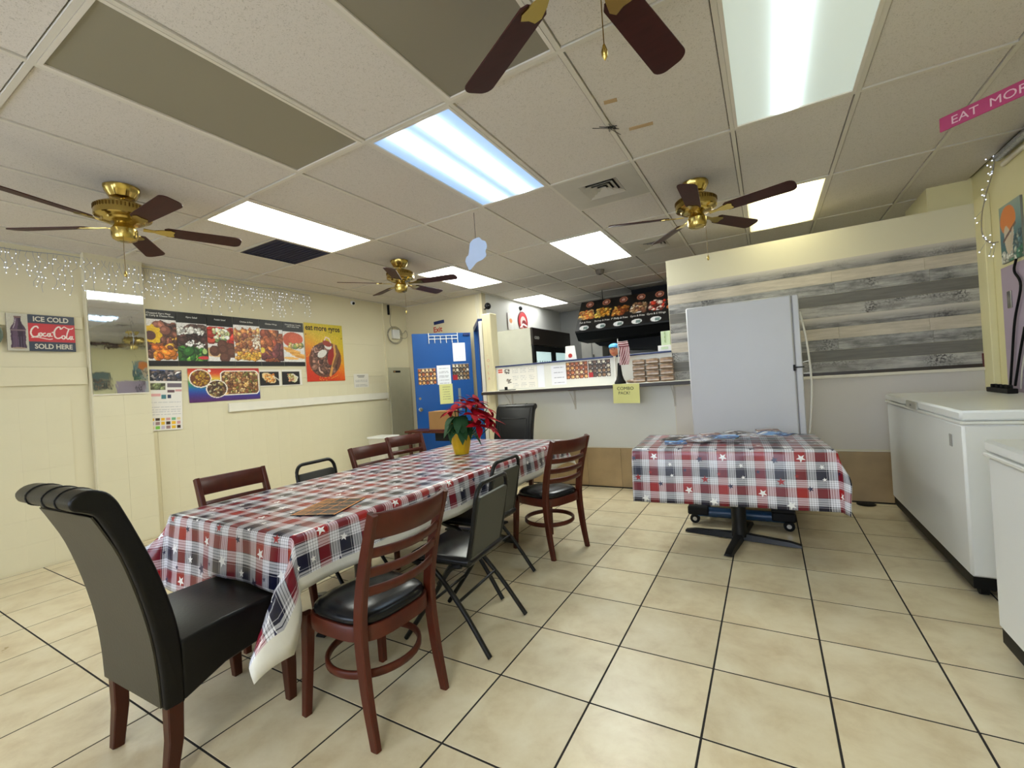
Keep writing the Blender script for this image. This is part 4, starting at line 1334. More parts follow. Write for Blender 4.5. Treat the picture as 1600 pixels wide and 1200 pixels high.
# ---- freezers
def freezer(label, loc, sx, sy, h, lock_y):
    t = thing('chest_freezer', label, 'freezer', loc)
    mb = MB(); mb.box(0, 0, .125, sx, sy, h - .075, c=.012); part('body', mb, M_white_b, t, smooth=40)
    mb = MB(); mb.box(-.012, -.012, h - .075, sx + .005, sy + .012, h - .058, c=.004); part('gasket_rim', mb, M_white, t)
    mb = MB(); mb.box(-.008, -.010, h - .056, sx + .004, sy + .01, h, c=.012); lid = part('lid', mb, M_white_b, t, smooth=40)
    mb = MB(); mb.box(-.02, lock_y - .13, h - .06, -.005, lock_y + .13, h - .008, c=.004)
    hd = part('lid_handle', mb, mat('grey_plastic', (168, 168, 160), .4), lid)
    mb = MB(); mb.lathe([(.008, 0), (.008, .006)], 12); k = part('lock', mb, M_chrome, hd, loc=(-.02, lock_y, h - .035), rot=(0, -PI / 2, 0))
    mb = MB(); mb.box(.008, .008, .062, sx - .01, sy - .01, .125); part('base', mb, M_black, t)
    mb = MB(); mb.box(-.004, .16, h - .22, 0, .20, h - .15, c=.001); part('badge', mb, mat('badge_grey', (150, 150, 148), .4), t)
    for x in (.07, sx - .08):
        for y in (.10, sy - .10):
            mb = MB(); mb.box(x - .025, y - .03, .05, x + .025, y + .03, .09, c=.005)
            cst = part('caster', mb, M_black, t)
            mb = MB(); mb.tube([(x - .018, y, .036), (x + .018, y, .036)], .036, 16); part('wheel', mb, M_rubber, cst, smooth=40)
    return t
freezer('long white chest freezer on casters against the right wall beside the partition', (.895, 3.30, 0), .70, 1.74, 1.03, .89)
freezer('white chest freezer at the right edge of the picture, nearest the camera', (.82, 1.28, 0), .74, 1.46, .955, .7)

# ---- upright fridge on a dolly
t = thing('upright_freezer', 'tall white appliance standing on a blue dolly behind the small table', 'refrigerator', (-.605, 4.24, .165))
mb = MB(); mb.box(0, .05, 0, .85, .68, 1.735, c=.012); part('body', mb, M_fridge, t, smooth=40)
mb = MB(); mb.box(0, 0, .0, .80, .046, 1.74, c=.010); dr = part('door', mb, M_fridge, t, smooth=40)
mb = MB(); mb.box(.806, .004, .0, .85, .05, 1.735, c=.006); part('side_rail', mb, M_fridge, t, smooth=40)
mb = MB(); mb.box(.800, .012, .01, .806, .05, 1.73); part('door_gasket', mb, mat('grey_gasket', (120, 118, 118), .6), t)
mb = MB(); mb.box(.785, -.012, 1.125, .80, 0, 1.175, c=.002); mb.box(.79, -.010, 1.148, .86, -.004, 1.158); part('latch', mb, M_black, dr)
mb = MB(); mb.tube(smooth_path([(.858, .06, 1.60), (.89, .05, 1.35), (.905, .05, 1.05), (.89, .05, .8), (.86, .06, .55)], 6), .008, 7); part('cord', mb, M_cord, t, smooth=60)
mb = MB(); mb.tube([(.855, .05, 1.19), (.898, .05, 1.20)], .005, 6); mb.tube([(.855, .05, 1.10), (.90, .05, 1.10)], .005, 6); part('cord_clip', mb, M_white, t)

t = thing('appliance_dolly', 'low blue and black appliance dolly on casters under the white appliance', 'dolly', (0, 0, 0))
x0, x1, y0, y1 = -.68, .13, 4.13, 4.75
M_dblue = mat('dark_blue_rail', (22, 56, 90), .35)
for y in (y0 + .05, y1 - .05):
    mb = MB(); mb.tube([(x0 + .08, y, .108), (x1 - .08, y, .108)], .042, 14); part('side_tube', mb, M_dblue, t, smooth=40)
for x in (x0 + .05, x1 - .05):
    mb = MB(); mb.tube([(x, y0 + .1, .11), (x, y1 - .1, .11)], .03, 12); part('side_tube', mb, M_dblue, t, smooth=40)
for x in (x0, x1 - .17):
    for y in (y0, y1 - .17):
        mb = MB(); mb.box(x, y, .085, x + .17, y + .17, .16, c=.01); cn = part('corner_block', mb, M_black, t, smooth=30)
        cx = x + (.05 if x < -.3 else .12)
        mb = MB(); mb.tube([(cx, y + .043, .04), (cx, y + .077, .04)], .04, 18); part('wheel', mb, M_rubber, cn, smooth=40)
        mb = MB(); mb.tube([(cx, y + .04, .04), (cx, y + .08, .04)], .018, 12); part('wheel_hub', mb, M_chrome, cn, smooth=40)

# small dark puddle mark / drain stopper at the wall base
mb = MB(); mb.lathe([(.07, 0.001), (.075, .006), (.05, .012), (.02, .013)], 20)
o = obj('floor_drain_cap', mb.mesh('floor_drain_cap', M_black, smooth=30), None, (.72, 5.17, 0)); tag(o, 'small dark cap on the floor against the tan tiles left of the freezer', 'floor cap')
# ================================================================== COUNTER AND KITCHEN
t = thing('counter_shelf', 'narrow brown edged counter shelf along the half wall', 'shelf', (0, 0, 0))
mb = MB(); mb.box(-3.37, 5.0, 1.207, -.70, 5.25, 1.245, c=.003); part('shelf_board', mb, M_shelf, t)
mb = MB(); mb.box(-3.36, 5.008, 1.2455, -.71, 5.25, 1.252, c=.001); part('shelf_top', mb, M_lamin, t)
M_brk = mat('painted_bracket', (190, 184, 172), .5)
for x in (-3.03, -2.12, -.92):
    mb = MB(); mb.box(x - .012, 5.05, 1.200, x + .012, 5.246, 1.207); mb.box(x - .012, 5.243, .96, x + .012, 5.249, 1.2)
    mb.sweep([(x, 5.06, 1.199), (x, 5.15, 1.12), (x, 5.244, .98)], chamfer_rect(.008, .008, .002)); part('bracket', mb, M_brk, t)

t = thing('note_sheet', 'pale yellow handwritten note hanging from the counter shelf edge', 'note', (0, 0, 0))
mb = MB(); mb.box(0, -.001, 0, .30, .001, .22); part('sheet', mb, M_yellow, t)
text('COMBO', .052, M_ink, t, (.045, -.0015, .15), (PI / 2, 0, 0)); text('PACK!', .048, M_ink, t, (.06, -.0015, .10), (PI / 2, 0, 0))
t.location = (-1.55, 4.995, 1.035); t.rotation_euler = (0, math.radians(1.5), 0)

def photo_grid(cols, base, n=(5, 4), seed=1):
    R = Ras(48, 34, base); R.rs = np.random.RandomState(seed)
    for i in range(n[0]):
        for j in range(n[1]):
            c = cols[R.rs.randint(len(cols))]
            cx, cy = (i + .5) / n[0], (j + .5) / n[1]
            R.ell(cx, cy, .085, .10, (70, 52, 40)); R.ell(cx, cy, .07, .085, c); R.ell(cx + .02, cy + .02, .03, .03, np.clip(np.array(c) * 1.25 + 20, 0, 255))
            R.ell(cx + .09, cy + .1, .02, .025, (230, 225, 215))
    R.rect(0, 0, 1, .02, (210, 200, 190)); R.noise(.25)
    return R
warmc = [(190, 140, 80), (210, 160, 100), (170, 100, 60), (150, 80, 50), (200, 170, 130)]
coldc = [(90, 70, 56), (150, 130, 100), (190, 180, 160), (70, 60, 50), (120, 90, 60)]
def on_counter(x, z): return lambda o: on_back(o, x, z, 5.2475)
poster('food_photo_sheet', 'brown food photo sheet on the counter back panel, left of the pair', 'poster', .29, .215, photo_grid(warmc, (110, 60, 40), seed=2), on_counter(-2.215, 1.346))
Rp = photo_grid(coldc, (50, 42, 40), seed=3); Rp.rect(.0, .7, .2, 1, (170, 30, 30))
poster('food_photo_sheet', 'dark food photo sheet with a red corner on the counter back panel', 'poster', .28, .21, Rp, on_counter(-1.918, 1.35))
R = Ras(60, 50, (226, 222, 214)); R.rect(.0, .02, .16, .26, (238, 230, 222)); R.rect(.02, .05, .14, .12, (206, 90, 70)); R.rect(.02, .15, .14, .22, (206, 90, 70))
R.blobs(.18, .08, .30, .25, 14, [(60, 60, 60), (120, 110, 100)], .02, .05); R.blobs(.22, .55, .34, .72, 12, [(90, 80, 70), (150, 140, 130)], .02, .05)
for k in range(3): R.scribble(.38 + k * .2, .04, .54 + k * .2, .98, 11, (150, 152, 160), .018, .8)
poster('menu_sheet', 'white printed menu sheet with small pictures on the counter back panel', 'menu', .60, .28, R, on_counter(-3.235, 1.272))
R = Ras(20, 40, (224, 226, 234)); R.scribble(.15, .05, .85, .95, 9, (70, 70, 80), .02, .7)
poster('menu_sheet', 'narrow white price list at the right of the printed menu', 'menu', .10, .29, R, on_counter(-2.625, 1.264))
R = Ras(26, 36, (222, 222, 230)); R.scribble(.2, .06, .85, .94, 7, (60, 60, 80), .02, .7)
poster('note_sheet', 'white handwritten sheet beside the brown food photos on the counter', 'note', .205, .25, R, on_counter(-2.425, 1.283))
mb = MB(); mb.box(-3.1, 5.03, 1.2525, -2.86, 5.06, 1.262, c=.002); mb.box(-3.02, 5.04, 1.262, -2.98, 5.055, 1.30, c=.002)
o = obj('card_holder', mb.mesh('card_holder', M_black), None); tag(o, 'small dark card holder on the counter shelf near the post', 'holder')

# bread loaves in bags
M_bread = mat('bagged_bread', (132, 104, 78), .3, var=.4, scale=30, coat=.8, bump=.5, bscale=40)
M_bag = mat('clear_bag_sheen', (196, 176, 152), .15, var=.2, scale=30)
def loaf():
    mb = MB(); n = 14; prof = [(.2, -.07), (.85, -.066), (1, -.04), (1, .04), (.85, .066), (.2, .07)]
    vs_ = []
    for q, x in prof:
        for i in range(n):
            a = 2 * PI * i / n
            vs_.append((x, .055 * q * math.copysign(abs(math.cos(a)) ** .35, math.cos(a)), .0325 * q * math.copysign(abs(math.sin(a)) ** .35, math.sin(a)) + .0325))
    mb.add(vs_, [(j * n + i, j * n + (i + 1) % n, (j + 1) * n + (i + 1) % n, (j + 1) * n + i) for j in range(5) for i in range(n)] + [tuple(range(n - 1, -1, -1)), tuple(5 * n + i for i in range(n))])
    return mb
lf_me = loaf().mesh('loaf', M_bread, smooth=50)
bt = MB(); bt.box(-.066, -.05, .0655, .066, -.02, .0668); bt.box(-.066, -.0565, .02, .066, -.055, .028); bag_me = bt.mesh('bag_fold', M_bag)
for c_, cn in enumerate(('left', 'middle', 'right')):
    for k, rn in enumerate(('bottom', 'second lowest', 'second highest', 'top')):
        t = thing('bread_loaf', f'{rn} bagged brown loaf in the {cn} stack on the counter shelf', 'bread', (-1.262 + c_ * .152 + .004 * math.sin(k * 3), 5.125, 1.2525 + k * .066), 0, 'bagged loaves on the counter shelf')
        obj('loaf', lf_me, t); obj('bag_fold', bag_me, t)
mb = MB(); mb.ball((0, 0, .022), .022, 12, 8, sc=(3.2, 2, 1)); o = obj('bread_loaf', mb.mesh('bread_loaf', M_bread, smooth=60), None, (-1.365, 5.17, 1.2525)); tag(o, 'single flat bagged roll lying beside the flag base', 'bread')

# flag on a dark cone base
t = thing('table_flag', 'small striped flag on a white pole with a dark cone base', 'flag', (-1.475, 5.06, 1.2525))
mb = MB(); mb.lathe([(.065, 0), (.065, .02), (.045, .05), (.03, .10), (.022, .18), (.018, .24)], 20); part('base', mb, M_black, t, smooth=40)
mb = MB(); mb.tube([(0, 0, .24), (-.0, 0, .52)], .005, 6); part('pole', mb, M_whiteink, t)
R = Ras(40, 60, (220, 196, 196))
for k in range(-8, 14): R.line([(k / 5.5 - .1, 1.1), (k / 5.5 + .35, .25)], .055, (110, 10, 34))
R.rect(0, 0, 1, .25, (220, 196, 196))
for k in range(3): R.rect(0, .03 + k * .085, 1, .075 + k * .085, (110, 10, 34))
def fcurl(X, Y): return .02 * np.sin(X * 7 + Y * 2)
me = print_mesh('cloth', .115, .27, R, fcurl)
v_ = np.zeros(len(me.vertices) * 3); me.vertices.foreach_get('co', v_); v_ = v_.reshape(-1, 3)
v_[:, 0] += .02 * np.sin(v_[:, 1] / .27 * PI) ; me.vertices.foreach_set('co', v_.ravel())
fo = obj('cloth', me, t); fo.matrix_local = Matrix(((1, 0, 0, .004), (0, 0, -1, -.01), (0, 1, 0, .215), (0, 0, 0, 1)))
# doll head ornament with blue cap
t = thing('doll_ornament', 'small doll head with a blue cap standing beside the flag', 'ornament', (-1.565, 5.20, 1.2525))
mb = MB(); mb.lathe([(.02, 0), (.012, .05), (.010, .30), (.018, .33)], 12); part('stick', mb, M_whiteink, t, smooth=40)
mb = MB(); mb.ball((0, 0, .40), .062, 16, 12, sc=(.85, .9, 1.15)); hd = part('head', mb, mat('doll_skin', (196, 128, 96), .5), t, smooth=60)
mb = MB(); mb.ball((0, -.056, .395), .010, 8, 6); part('nose', mb, mat('doll_skin', (196, 128, 96), .5), hd, smooth=60)
for s in (-1, 1):
    mb = MB(); mb.ball((s * .022, -.05, .415), .006, 8, 6); part('eye', mb, M_ink, hd)
mb = MB(); mb.tube([(-.02, -.05, .367), (0, -.053, .363), (.02, -.05, .367)], .003, 5); part('mouth', mb, M_red, hd)
mb = MB(); mb.ball((0, .004, .445), .062, 16, 10, sc=(1.05, 1.0, .62)); mb.ball((0, -.05, .44), .035, 12, 8, sc=(1.3, 1, .25)); part('cap', mb, mat('blue_cap', (70, 150, 200), .5), t, smooth=60)

# things on the ledge
t = thing('takeout_box', 'white takeout box with red print on the counter ledge', 'box', (-2.17, 5.32, 1.593))
mb = MB(); mb.add([(-.065, -.04, 0), (.065, -.04, 0), (.065, .04, 0), (-.065, .04, 0), (-.05, -.03, .175), (.05, -.03, .175), (.05, .03, .175), (-.05, .03, .175)], [(0, 1, 5, 4), (1, 2, 6, 5), (2, 3, 7, 6), (3, 0, 4, 7), (4, 5, 6, 7), (0, 3, 2, 1)])
part('carton', mb, M_paper, t)
mb = MB(); mb.lathe([(.028, 0), (.028, .001)], 16); part('red_print', mb, M_red, t, loc=(0.01, -.0375, .05), rot=(PI / 2 - .06, 0, 0))
t = thing('carton', 'pale green printed carton on the ledge against the partition edge', 'box', (-.985, 5.32, 1.66))
mb = MB(); mb.box(-.05, -.04, 0, .05, .04, .16, c=.002); part('box', mb, mat('pale_green_card', (198, 214, 178), .6), t)
for k in range(3): text('E', .05, mat('green_ink', (120, 150, 70), .6), t, (-.015, -.0405, .03 + k * .045), (PI / 2, 0, 0))
t = thing('carton', 'low white carton under the pale green one on the ledge', 'box', (-.99, 5.32, 1.593))
mb = MB(); mb.box(-.085, -.045, 0, .06, .045, .067, c=.002); part('box', mb, M_paper, t); mb = MB(); mb.box(-.05, -.046, .02, .03, -.0455, .05); part('print_block', mb, mat('pale_green_card', (198, 214, 178), .6), t)

# reach-in cooler
t = thing('drink_cooler', 'two door reach in cooler with black header in the kitchen', 'refrigerator', (-3.92, 6.3, 0))
mb = MB(); mb.box(0, 0, .1, .69, 1.55, 2.21, c=.006); part('cabinet', mb, mat('cooler_grey', (190, 188, 172), .45), t)
mb = MB(); mb.box(.69, 0, 1.93, .73, 1.55, 2.21, c=.004); hdr = part('header', mb, mat('header_brown_black', (40, 34, 30), .3), t)
o = text('COLD', .06, M_whiteink, hdr, (.7305, .06, 2.03), (PI / 2, 0, PI / 2))
mb = MB(); mb.box(.69, 0, .1, .725, 1.55, .25, c=.004); part('kick_grille', mb, M_black, t)
M_lit = emat('cooler_interior_glow', (190, 226, 224), .3)
for k in range(2):
    y0 = .02 + k * .76
    mb = MB()
    mb.box(.69, y0, .26, .73, y0 + .07, 1.92); mb.box(.69, y0 + .68, .26, .73, y0 + .75, 1.92); mb.box(.69, y0 + .07, .26, .73, y0 + .68, .36); mb.box(.69, y0 + .07, 1.83, .73, y0 + .68, 1.92)
    d_ = part('door', mb, M_black, t)
    mb = MB(); mb.box(.69, y0 + .07, .36, .705, y0 + .68, 1.83); part('lit_interior', mb, M_lit, d_)
    mb = MB()
    for s in range(5):
        for q in range(6):
            mb.lathe([(.015, .40 + s * .27), (.018, .42 + s * .27), (.018, .52 + s * .27), (.008, .58 + s * .27), (.008, .60 + s * .27)], 8, .706, y0 + .14 + q * .09)
    part('bottles', mb, mat('bottle_mix', (120, 150, 150), .3, var=.5, scale=4), d_, kind='stuff')
    mb = MB(); mb.box(.726, y0 + .07, .36, .729, y0 + .68, 1.83); part('pane', mb, glass, d_)
    mb = MB(); mb.tube([(.745, y0 + (.72 if k == 0 else .03), 1.0), (.745, y0 + (.72 if k == 0 else .03), 1.5)], .012, 8); part('handle', mb, M_chrome, d_)
for x in (.06, .62):
    for y in (.08, 1.46):
        mb = MB(); mb.lathe([(.025, 0), (.025, .1)], 10, x, y); part('leg', mb, M_black, t)

# menu board hanging over the kitchen line
t = thing('menu_board', 'long black illuminated menu board with round food pictures over the kitchen', 'menu board', (0, 0, 0))
XA, XB_ = -2.75, -.25
mb = MB(); mb.prism([(7.0, 2.13), (7.40, 2.67), (7.56, 2.67), (7.56, 1.96), (7.12, 1.98)], XA, XB_, 'x'); part('housing', mb, M_black, t)
Wb = XB_ - XA; Hb = math.hypot(.40, .54)
R = Ras(300, 82, (26, 24, 24))
names = ['Fish & Fries', 'Shrimp & Fries', '7" Philly & Fries', 'Gyro & Fries', 'Gyro & 5 Wings', "'N Fries", 'Wings & Fries', 'Gyro Plate']
pals = [[(235, 160, 80), (220, 120, 60), (240, 190, 120)], [(220, 160, 60), (200, 130, 40), (235, 190, 90)], [(190, 120, 50), (220, 170, 80), (120, 60, 30)], [(120, 80, 60), (170, 130, 90), (220, 190, 150)], [(110, 50, 40), (200, 60, 40), (220, 190, 170)], [(220, 120, 60), (240, 170, 110)], [(160, 110, 70), (200, 160, 110)], [(190, 120, 50), (220, 170, 80), (120, 60, 30)]]
for k in range(8):
    cx = .06 + k * .116
    R.ell(cx + .01, .13, .027, .095, (205, 130, 100)); R.ell(cx + .01, .13, .021, .075, (120, 60, 50)); R.ell(cx + .01, .13, .012, .045, (225, 180, 160))
    if k in (3, 4): R.ell(cx, .48, .05, .16, (232, 226, 220))
    R.blobs(cx - .045, .34, cx + .045, .60, 40, pals[k], .03, .09)
    R.ell(cx, .90, .032, .075, (235, 235, 235)); R.rect(cx - .004, .86, cx + .026, .95, (120, 140, 136))
R.rect(0, .55, .03, 1, (110, 110, 112), .8)
me = print_mesh('menu_print', Wb, Hb, R)
o = obj('menu_print', me, t)
e1 = Vector((0, .40, .54)).normalized(); nrm = Vector((1, 0, 0)).cross(e1)
basis(o, (1, 0, 0), e1, nrm, Vector((XA, 7.0, 2.13)) + nrm * .002)
for k in range(8):
    cx = .06 + k * .116
    tx = text(names[k], .054, M_whiteink, t, (0, 0, 0), align='CENTER', xs=.8)
    basis(tx, (1, 0, 0), e1, nrm, Vector((XA + cx * Wb, 7.0, 2.13)) + e1 * (Hb * .245) + nrm * .003)
mb = MB(); mb.box(XA, 7.0, 2.105, XB_, 7.03, 2.14, c=.003); part('bottom_rail', mb, M_black, t)
for x in (-2.4, -.6):
    mb = MB(); mb.tube([(x, 7.5, 2.66), (x, 7.5, CE + .01)], .006, 6); part('hanger_rod', mb, M_black, t)
# hood under the board, jagged lower edge
t = thing('exhaust_hood', 'black exhaust hood under the menu board at the kitchen back', 'hood', (0, 0, 0))
mb = MB(); mb.prism([(-2.72, 2.02), (-2.55, 1.90), (-2.30, 1.88), (-2.22, 1.82), (-1.9, 1.80), (-1.6, 1.74), (-.25, 1.76), (-.25, 2.2), (-2.72, 2.2)], 7.62, 8.6, 'y'); part('canopy', mb, M_black, t)
mb = MB(); mb.box(-2.0, 7.9, 2.2, -.8, 8.5, CE + .01); part('duct', mb, M_black, t)
# back kitchen wall bits
R = Ras(16, 30, (150, 150, 146)); R.rect(.12, .08, .88, .92, (168, 168, 160)); R.scribble(.2, .15, .8, .85, 8, (120, 120, 120), .02)
poster('wall_frame', 'small black framed certificate on the grey kitchen back wall', 'picture', .28, .42, R, lambda o: on_back(o, -3.56, 2.07, 9.19), edge=M_black)
t = thing('tall_cabinet', 'pale grey steel cabinet standing at the kitchen back wall', 'cabinet', (-3.32, 8.75, 0))
mb = MB(); mb.box(0, 0, 0, .45, .42, 2.15, c=.006); part('body', mb, mat('pale_steel', (196, 194, 184), .4), t)
mb = MB(); mb.box(.22, -.012, .1, .232, 0, 2.1); part('door_gap', mb, M_grey_wall, t); mb = MB(); mb.box(.25, -.025, 1.7, .27, 0, 1.82, c=.003); part('handle', mb, M_chrome, t)
t = thing('prep_counter', 'grey steel kitchen prep counter seen over the ledge', 'counter', (-2.7, 8.55, 0))
mb = MB(); mb.box(0, 0, 0, 3.9, .62, 1.62, c=.008); part('body', mb, mat('dull_steel', (140, 140, 138), .35, metal=.5), t)
# kitchen left wall: framed picture, red round sign, cameras
R = Ras(20, 34, (226, 224, 220)); R.rect(0, 0, .12, 1, (60, 24, 30)); R.ell(.6, .45, .25, .14, (220, 150, 100)); R.rect(.3, .7, .9, .9, (220, 220, 216))
poster('wall_picture', 'small framed picture on the white kitchen side wall', 'picture', .20, .30, R, lambda o: on_left(o, 6.83, 2.30, -3.938), edge=M_maroon)
t = thing('round_sign', 'round red sign with a white swirl on the kitchen side wall', 'sign')
R = Ras(44, 44, (226, 224, 216)); R.ell(.5, .5, .49, .49, (120, 24, 30)); R.ell(.5, .5, .43, .43, (170, 40, 44)); R.ell(.52, .55, .3, .3, (190, 176, 170)); R.ell(.6, .62, .22, .2, (120, 40, 44)); R.line([(.2, .8), (.5, .62), (.85, .7)], .08, (230, 225, 220))
mb = MB(); mb.lathe([(.19, 0), (.19, .012)], 28); part('disc', mb, M_maroon, t, loc=(.19, .19, -.014))
me = print_mesh('print', .38, .38, R)
bm = bmesh.new(); bm.from_mesh(me)
bmesh.ops.delete(bm, geom=[v for v in bm.verts if (v.co.x - .19) ** 2 + (v.co.y - .19) ** 2 > .188 ** 2], context='VERTS'); bm.to_mesh(me); bm.free()
obj('print', me, t); on_left(t, 7.22, 2.30, -3.934)
def camera_unit(label, loc, facing):
    t = thing('security_camera', label, 'camera', loc, math.atan2(facing[1], facing[0]))
    mb = MB(); mb.tube([(0, 0, 0), (.10, 0, 0)], .008, 8); mb.ball((.05, 0, 0), .014, 8, 6); mb.lathe([(.025, -.004), (.025, .004)], 12); part('arm', mb, M_black, t, smooth=50)
    mb = MB(); mb.ball((.13, 0, .03), .055, 14, 10, sc=(.55, 1, 1)); part('camera_head', mb, M_black, t, smooth=60)
    mb = MB(); mb.ball((.158, 0, .03), .02, 10, 8); part('lens', mb, mat('lens_glass', (10, 12, 18), .05), t, smooth=60)
    return t
camera_unit('black security camera on a short arm left on the kitchen side wall', (-3.95, 6.12, 2.58), (1, -.6))
t = thing('security_camera', 'small black dome camera above the red round sign', 'camera', (-3.95, 7.33, 2.73)); mb = MB(); mb.ball((.02, 0, 0), .05, 12, 8, sc=(.7, 1, .8)); part('dome', mb, M_black, t, smooth=60); mb = MB(); mb.box(0, -.045, -.045, .01, .045, .045, c=.003); part('plate', mb, M_white, t)
t = thing('security_camera', 'small white camera with dark lens high on the left wall', 'camera', (-5.60, 4.86, 2.77)); mb = MB(); mb.ball((.02, 0, 0), .035, 12, 8, sc=(.8, 1.3, 1)); part('body', mb, M_white, t, smooth=60); mb = MB(); mb.ball((.04, -.01, -.01), .022, 10, 8); part('lens', mb, M_black, t, smooth=60)
t = thing('smoke_detector', 'dark smoke detector on the kitchen ceiling', 'detector', (-1.95, 6.05, CE)); mb = MB(); mb.lathe([(.035, -.06), (.05, -.05), (.06, -.02), (.065, 0)], 20); part('cover', mb, mat('dark_beige_plastic', (92, 84, 74), .5), t, smooth=40); mb = MB(); mb.lathe([(.015, -.066), (.018, -.058)], 10); part('sensor', mb, M_black, t)

# ================================================================== DOOR CORNER
H = Vector((-4.09, 5.87, 0)); F = Vector((-4.70, 5.18, 0)); d = (F - H).normalized(); nd = Vector((-d.y, d.x, 0))
door = bpy.data.objects.new('door_1', None); C.objects.link(door); door['kind'] = 'structure'
# local x runs from the free edge to the hinge, so pictures read the right way; z faces the room
basis(door, -d, (0, 0, 1), nd, F)
DW = (F - H).length
mb = MB(); mb.box(0, .012, -.04, DW, 2.20, 0, c=.002); part('leaf', mb, M_blue, door)
mb = MB(); mb.lathe([(.032, 0), (.032, .008), (.012, .012), (.012, .03), (.028, .042), (.03, .06), (.02, .07)], 18); part('knob', mb, M_chrome, door, smooth=40, loc=(.062, 1.03, 0))
mb = MB(); mb.lathe([(.02, 0), (.02, .008)], 14); part('deadbolt', mb, M_chrome, door, loc=(.062, 1.20, 0))
mb = MB(); mb.box(.665, .97, 0, .705, 1.32, .004, c=.001); part('pull_plate', mb, mat('dull_plate', (130, 138, 146), .4, metal=.4), door)
mb = MB(); mb.box(.80, 2.15, .0, .90, 2.19, .02, c=.004); part('door_closer', mb, M_blue_d, door)
def on_door(xh, z):   # xh = distance from the hinge of the sheet's left edge
    return lambda o: basis(o, -d, (0, 0, 1), nd, H + d * xh + Vector((0, 0, z)) + nd * .003)
R = Ras(24, 32, (226, 228, 234)); R.scribble(.2, .1, .8, .9, 9, (176, 176, 186), .02, .7)
poster('note_sheet', 'upper white sheet at the right top of the blue door', 'note', .20, .29, R, on_door(.30, 1.75))
R = Ras(24, 32, (222, 224, 230)); R.scribble(.15, .06, .85, .95, 12, (120, 120, 130), .018, .6)
poster('note_sheet', 'white typed sheet between the two food photos on the blue door', 'note', .215, .30, R, on_door(.572, 1.395))
poster('food_photo_sheet', 'left food photo sheet on the blue door', 'poster', .28, .25, photo_grid(warmc, (90, 60, 50), seed=5), on_door(.866, 1.41))
Rp = photo_grid(coldc, (46, 42, 40), seed=6); Rp.rect(0, .68, .3, 1, (150, 24, 40))
poster('food_photo_sheet', 'right food photo sheet with a red patch on the blue door', 'poster', .27, .25, Rp, on_door(.328, 1.455))
R = Ras(24, 34, (206, 206, 138)); R.scribble(.25, .1, .8, .8, 6, (110, 110, 90), .02, .7)
poster('note_sheet', 'yellow handwritten sheet low on the blue door', 'note', .21, .31, R, on_door(.552, 1.09), backcol=(206, 206, 138))
t = thing('hook_rack', 'white wire over door hook rack on top of the blue door', 'hook rack')
mb = MB()
for z in (2.16, 2.11): mb.tube([(0, z, .012), (.455, z, .012)], .005, 6)
for k in range(2): mb.tube([(.0 + k * .455, 2.04, .012), (.0 + k * .455, 2.207, .012), (k * .455, 2.207, -.045)], .005, 6)
part('rack_frame', mb, M_white, t)
for k in range(6):
    x = .0 + k * .091
    mb = MB(); mb.tube([(x, 2.16, .014), (x, 2.06, .014), (x, 2.045, .03), (x, 2.06, .045)], .005, 6); part('hook', mb, M_white, t)
basis(t, -d, (0, 0, 1), nd, H + d * .668)
# frame of the diagonal doorway
J0 = Vector((-4.02, 5.97, 0)); J1 = Vector((-3.46, 5.27, 0)); jd = (J1 - J0).normalized(); jn = Vector((-jd.y, jd.x, 0))
fr_ = bpy.data.objects.new('door_2', None); C.objects.link(fr_); fr_['kind'] = 'structure'
basis(fr_, jd, jn, (0, 0, 1), J0)
LJ = (J1 - J0).length
mb = MB(); mb.box(0, -.06, 2.21, LJ, .06, 2.285, c=.003); part('header', mb, M_blue_d, fr_)
mb = MB(); mb.box(-.02, -.06, 0, .05, .06, 2.21, c=.003); part('jamb', mb, M_blue, fr_)
mb = MB(); mb.box(LJ - .04, -.06, 0, LJ, .06, 2.21, c=.003); part('jamb', mb, M_blue_d, fr_)
# exit writing and tape
t = thing('exit_lettering', 'red hand painted word above the blue door', 'lettering'); text('Exit', .125, M_red, t, (0, 0, 0), bold=.003); on_back(t, -4.985, 2.315, YB - .001)
mb = MB(); mb.box(0, 0, 0, .225, .055, .003); o = obj('tape_strip', mb.mesh('tape_strip', M_blue_d), None); tag(o, 'short strip of dark blue tape above the exit word', 'tape'); on_back(o, -4.96, 2.44, YB - .003); o.rotation_euler.y += -.06
# cabinet on the left wall end, junction box with cables
t = thing('utility_cabinet', 'flat grey utility cabinet at the end of the left wall', 'cabinet', (XL + .002, 5.515, .32))
mb = MB(); mb.box(0, 0, 0, .03, .52, 1.43, c=.004); part('door', mb, mat('grey_green_steel', (176, 172, 148), .45), t)
mb = MB(); mb.box(.03, .10, 1.34, .032, .27, 1.375); part('label_plate', mb, M_black, t); mb = MB(); mb.box(.032, .11, 1.345, .0325, .15, 1.37); part('label_print', mb, M_card, t)
t = thing('junction_box', 'small white box with a coil of cable high on the left wall', 'cable box', (XL, 5.73, 2.33))
mb = MB(); mb.box(0, -.07, -.08, .05, .09, .08, c=.006); part('box', mb, M_white, t)
mb = MB()
for k in range(3): mb.tube([(.03 + .005 * k, -.02 + (.15 + .015 * k) * math.cos(a), -.02 + (.13 + .012 * k) * math.sin(a)) for a in np.linspace(0, 2 * PI, 24, endpoint=False)], .004, 5, closed=True)
mb.tube(smooth_path([(.02, -.05, .08), (.02, -.10, .2), (.02, -.07, .36), (.02, -.06, .45)], 5), .004, 5)
mb.tube(smooth_path([(.03, .09, 0), (.03, .2, .03), (.03, .26, .08), (.03, .3, .0), (.03, .24, -.06), (.03, .1, -.05)], 5), .005, 5)
part('cable_coil', mb, mat('grey_cable', (150, 146, 132), .5), t)
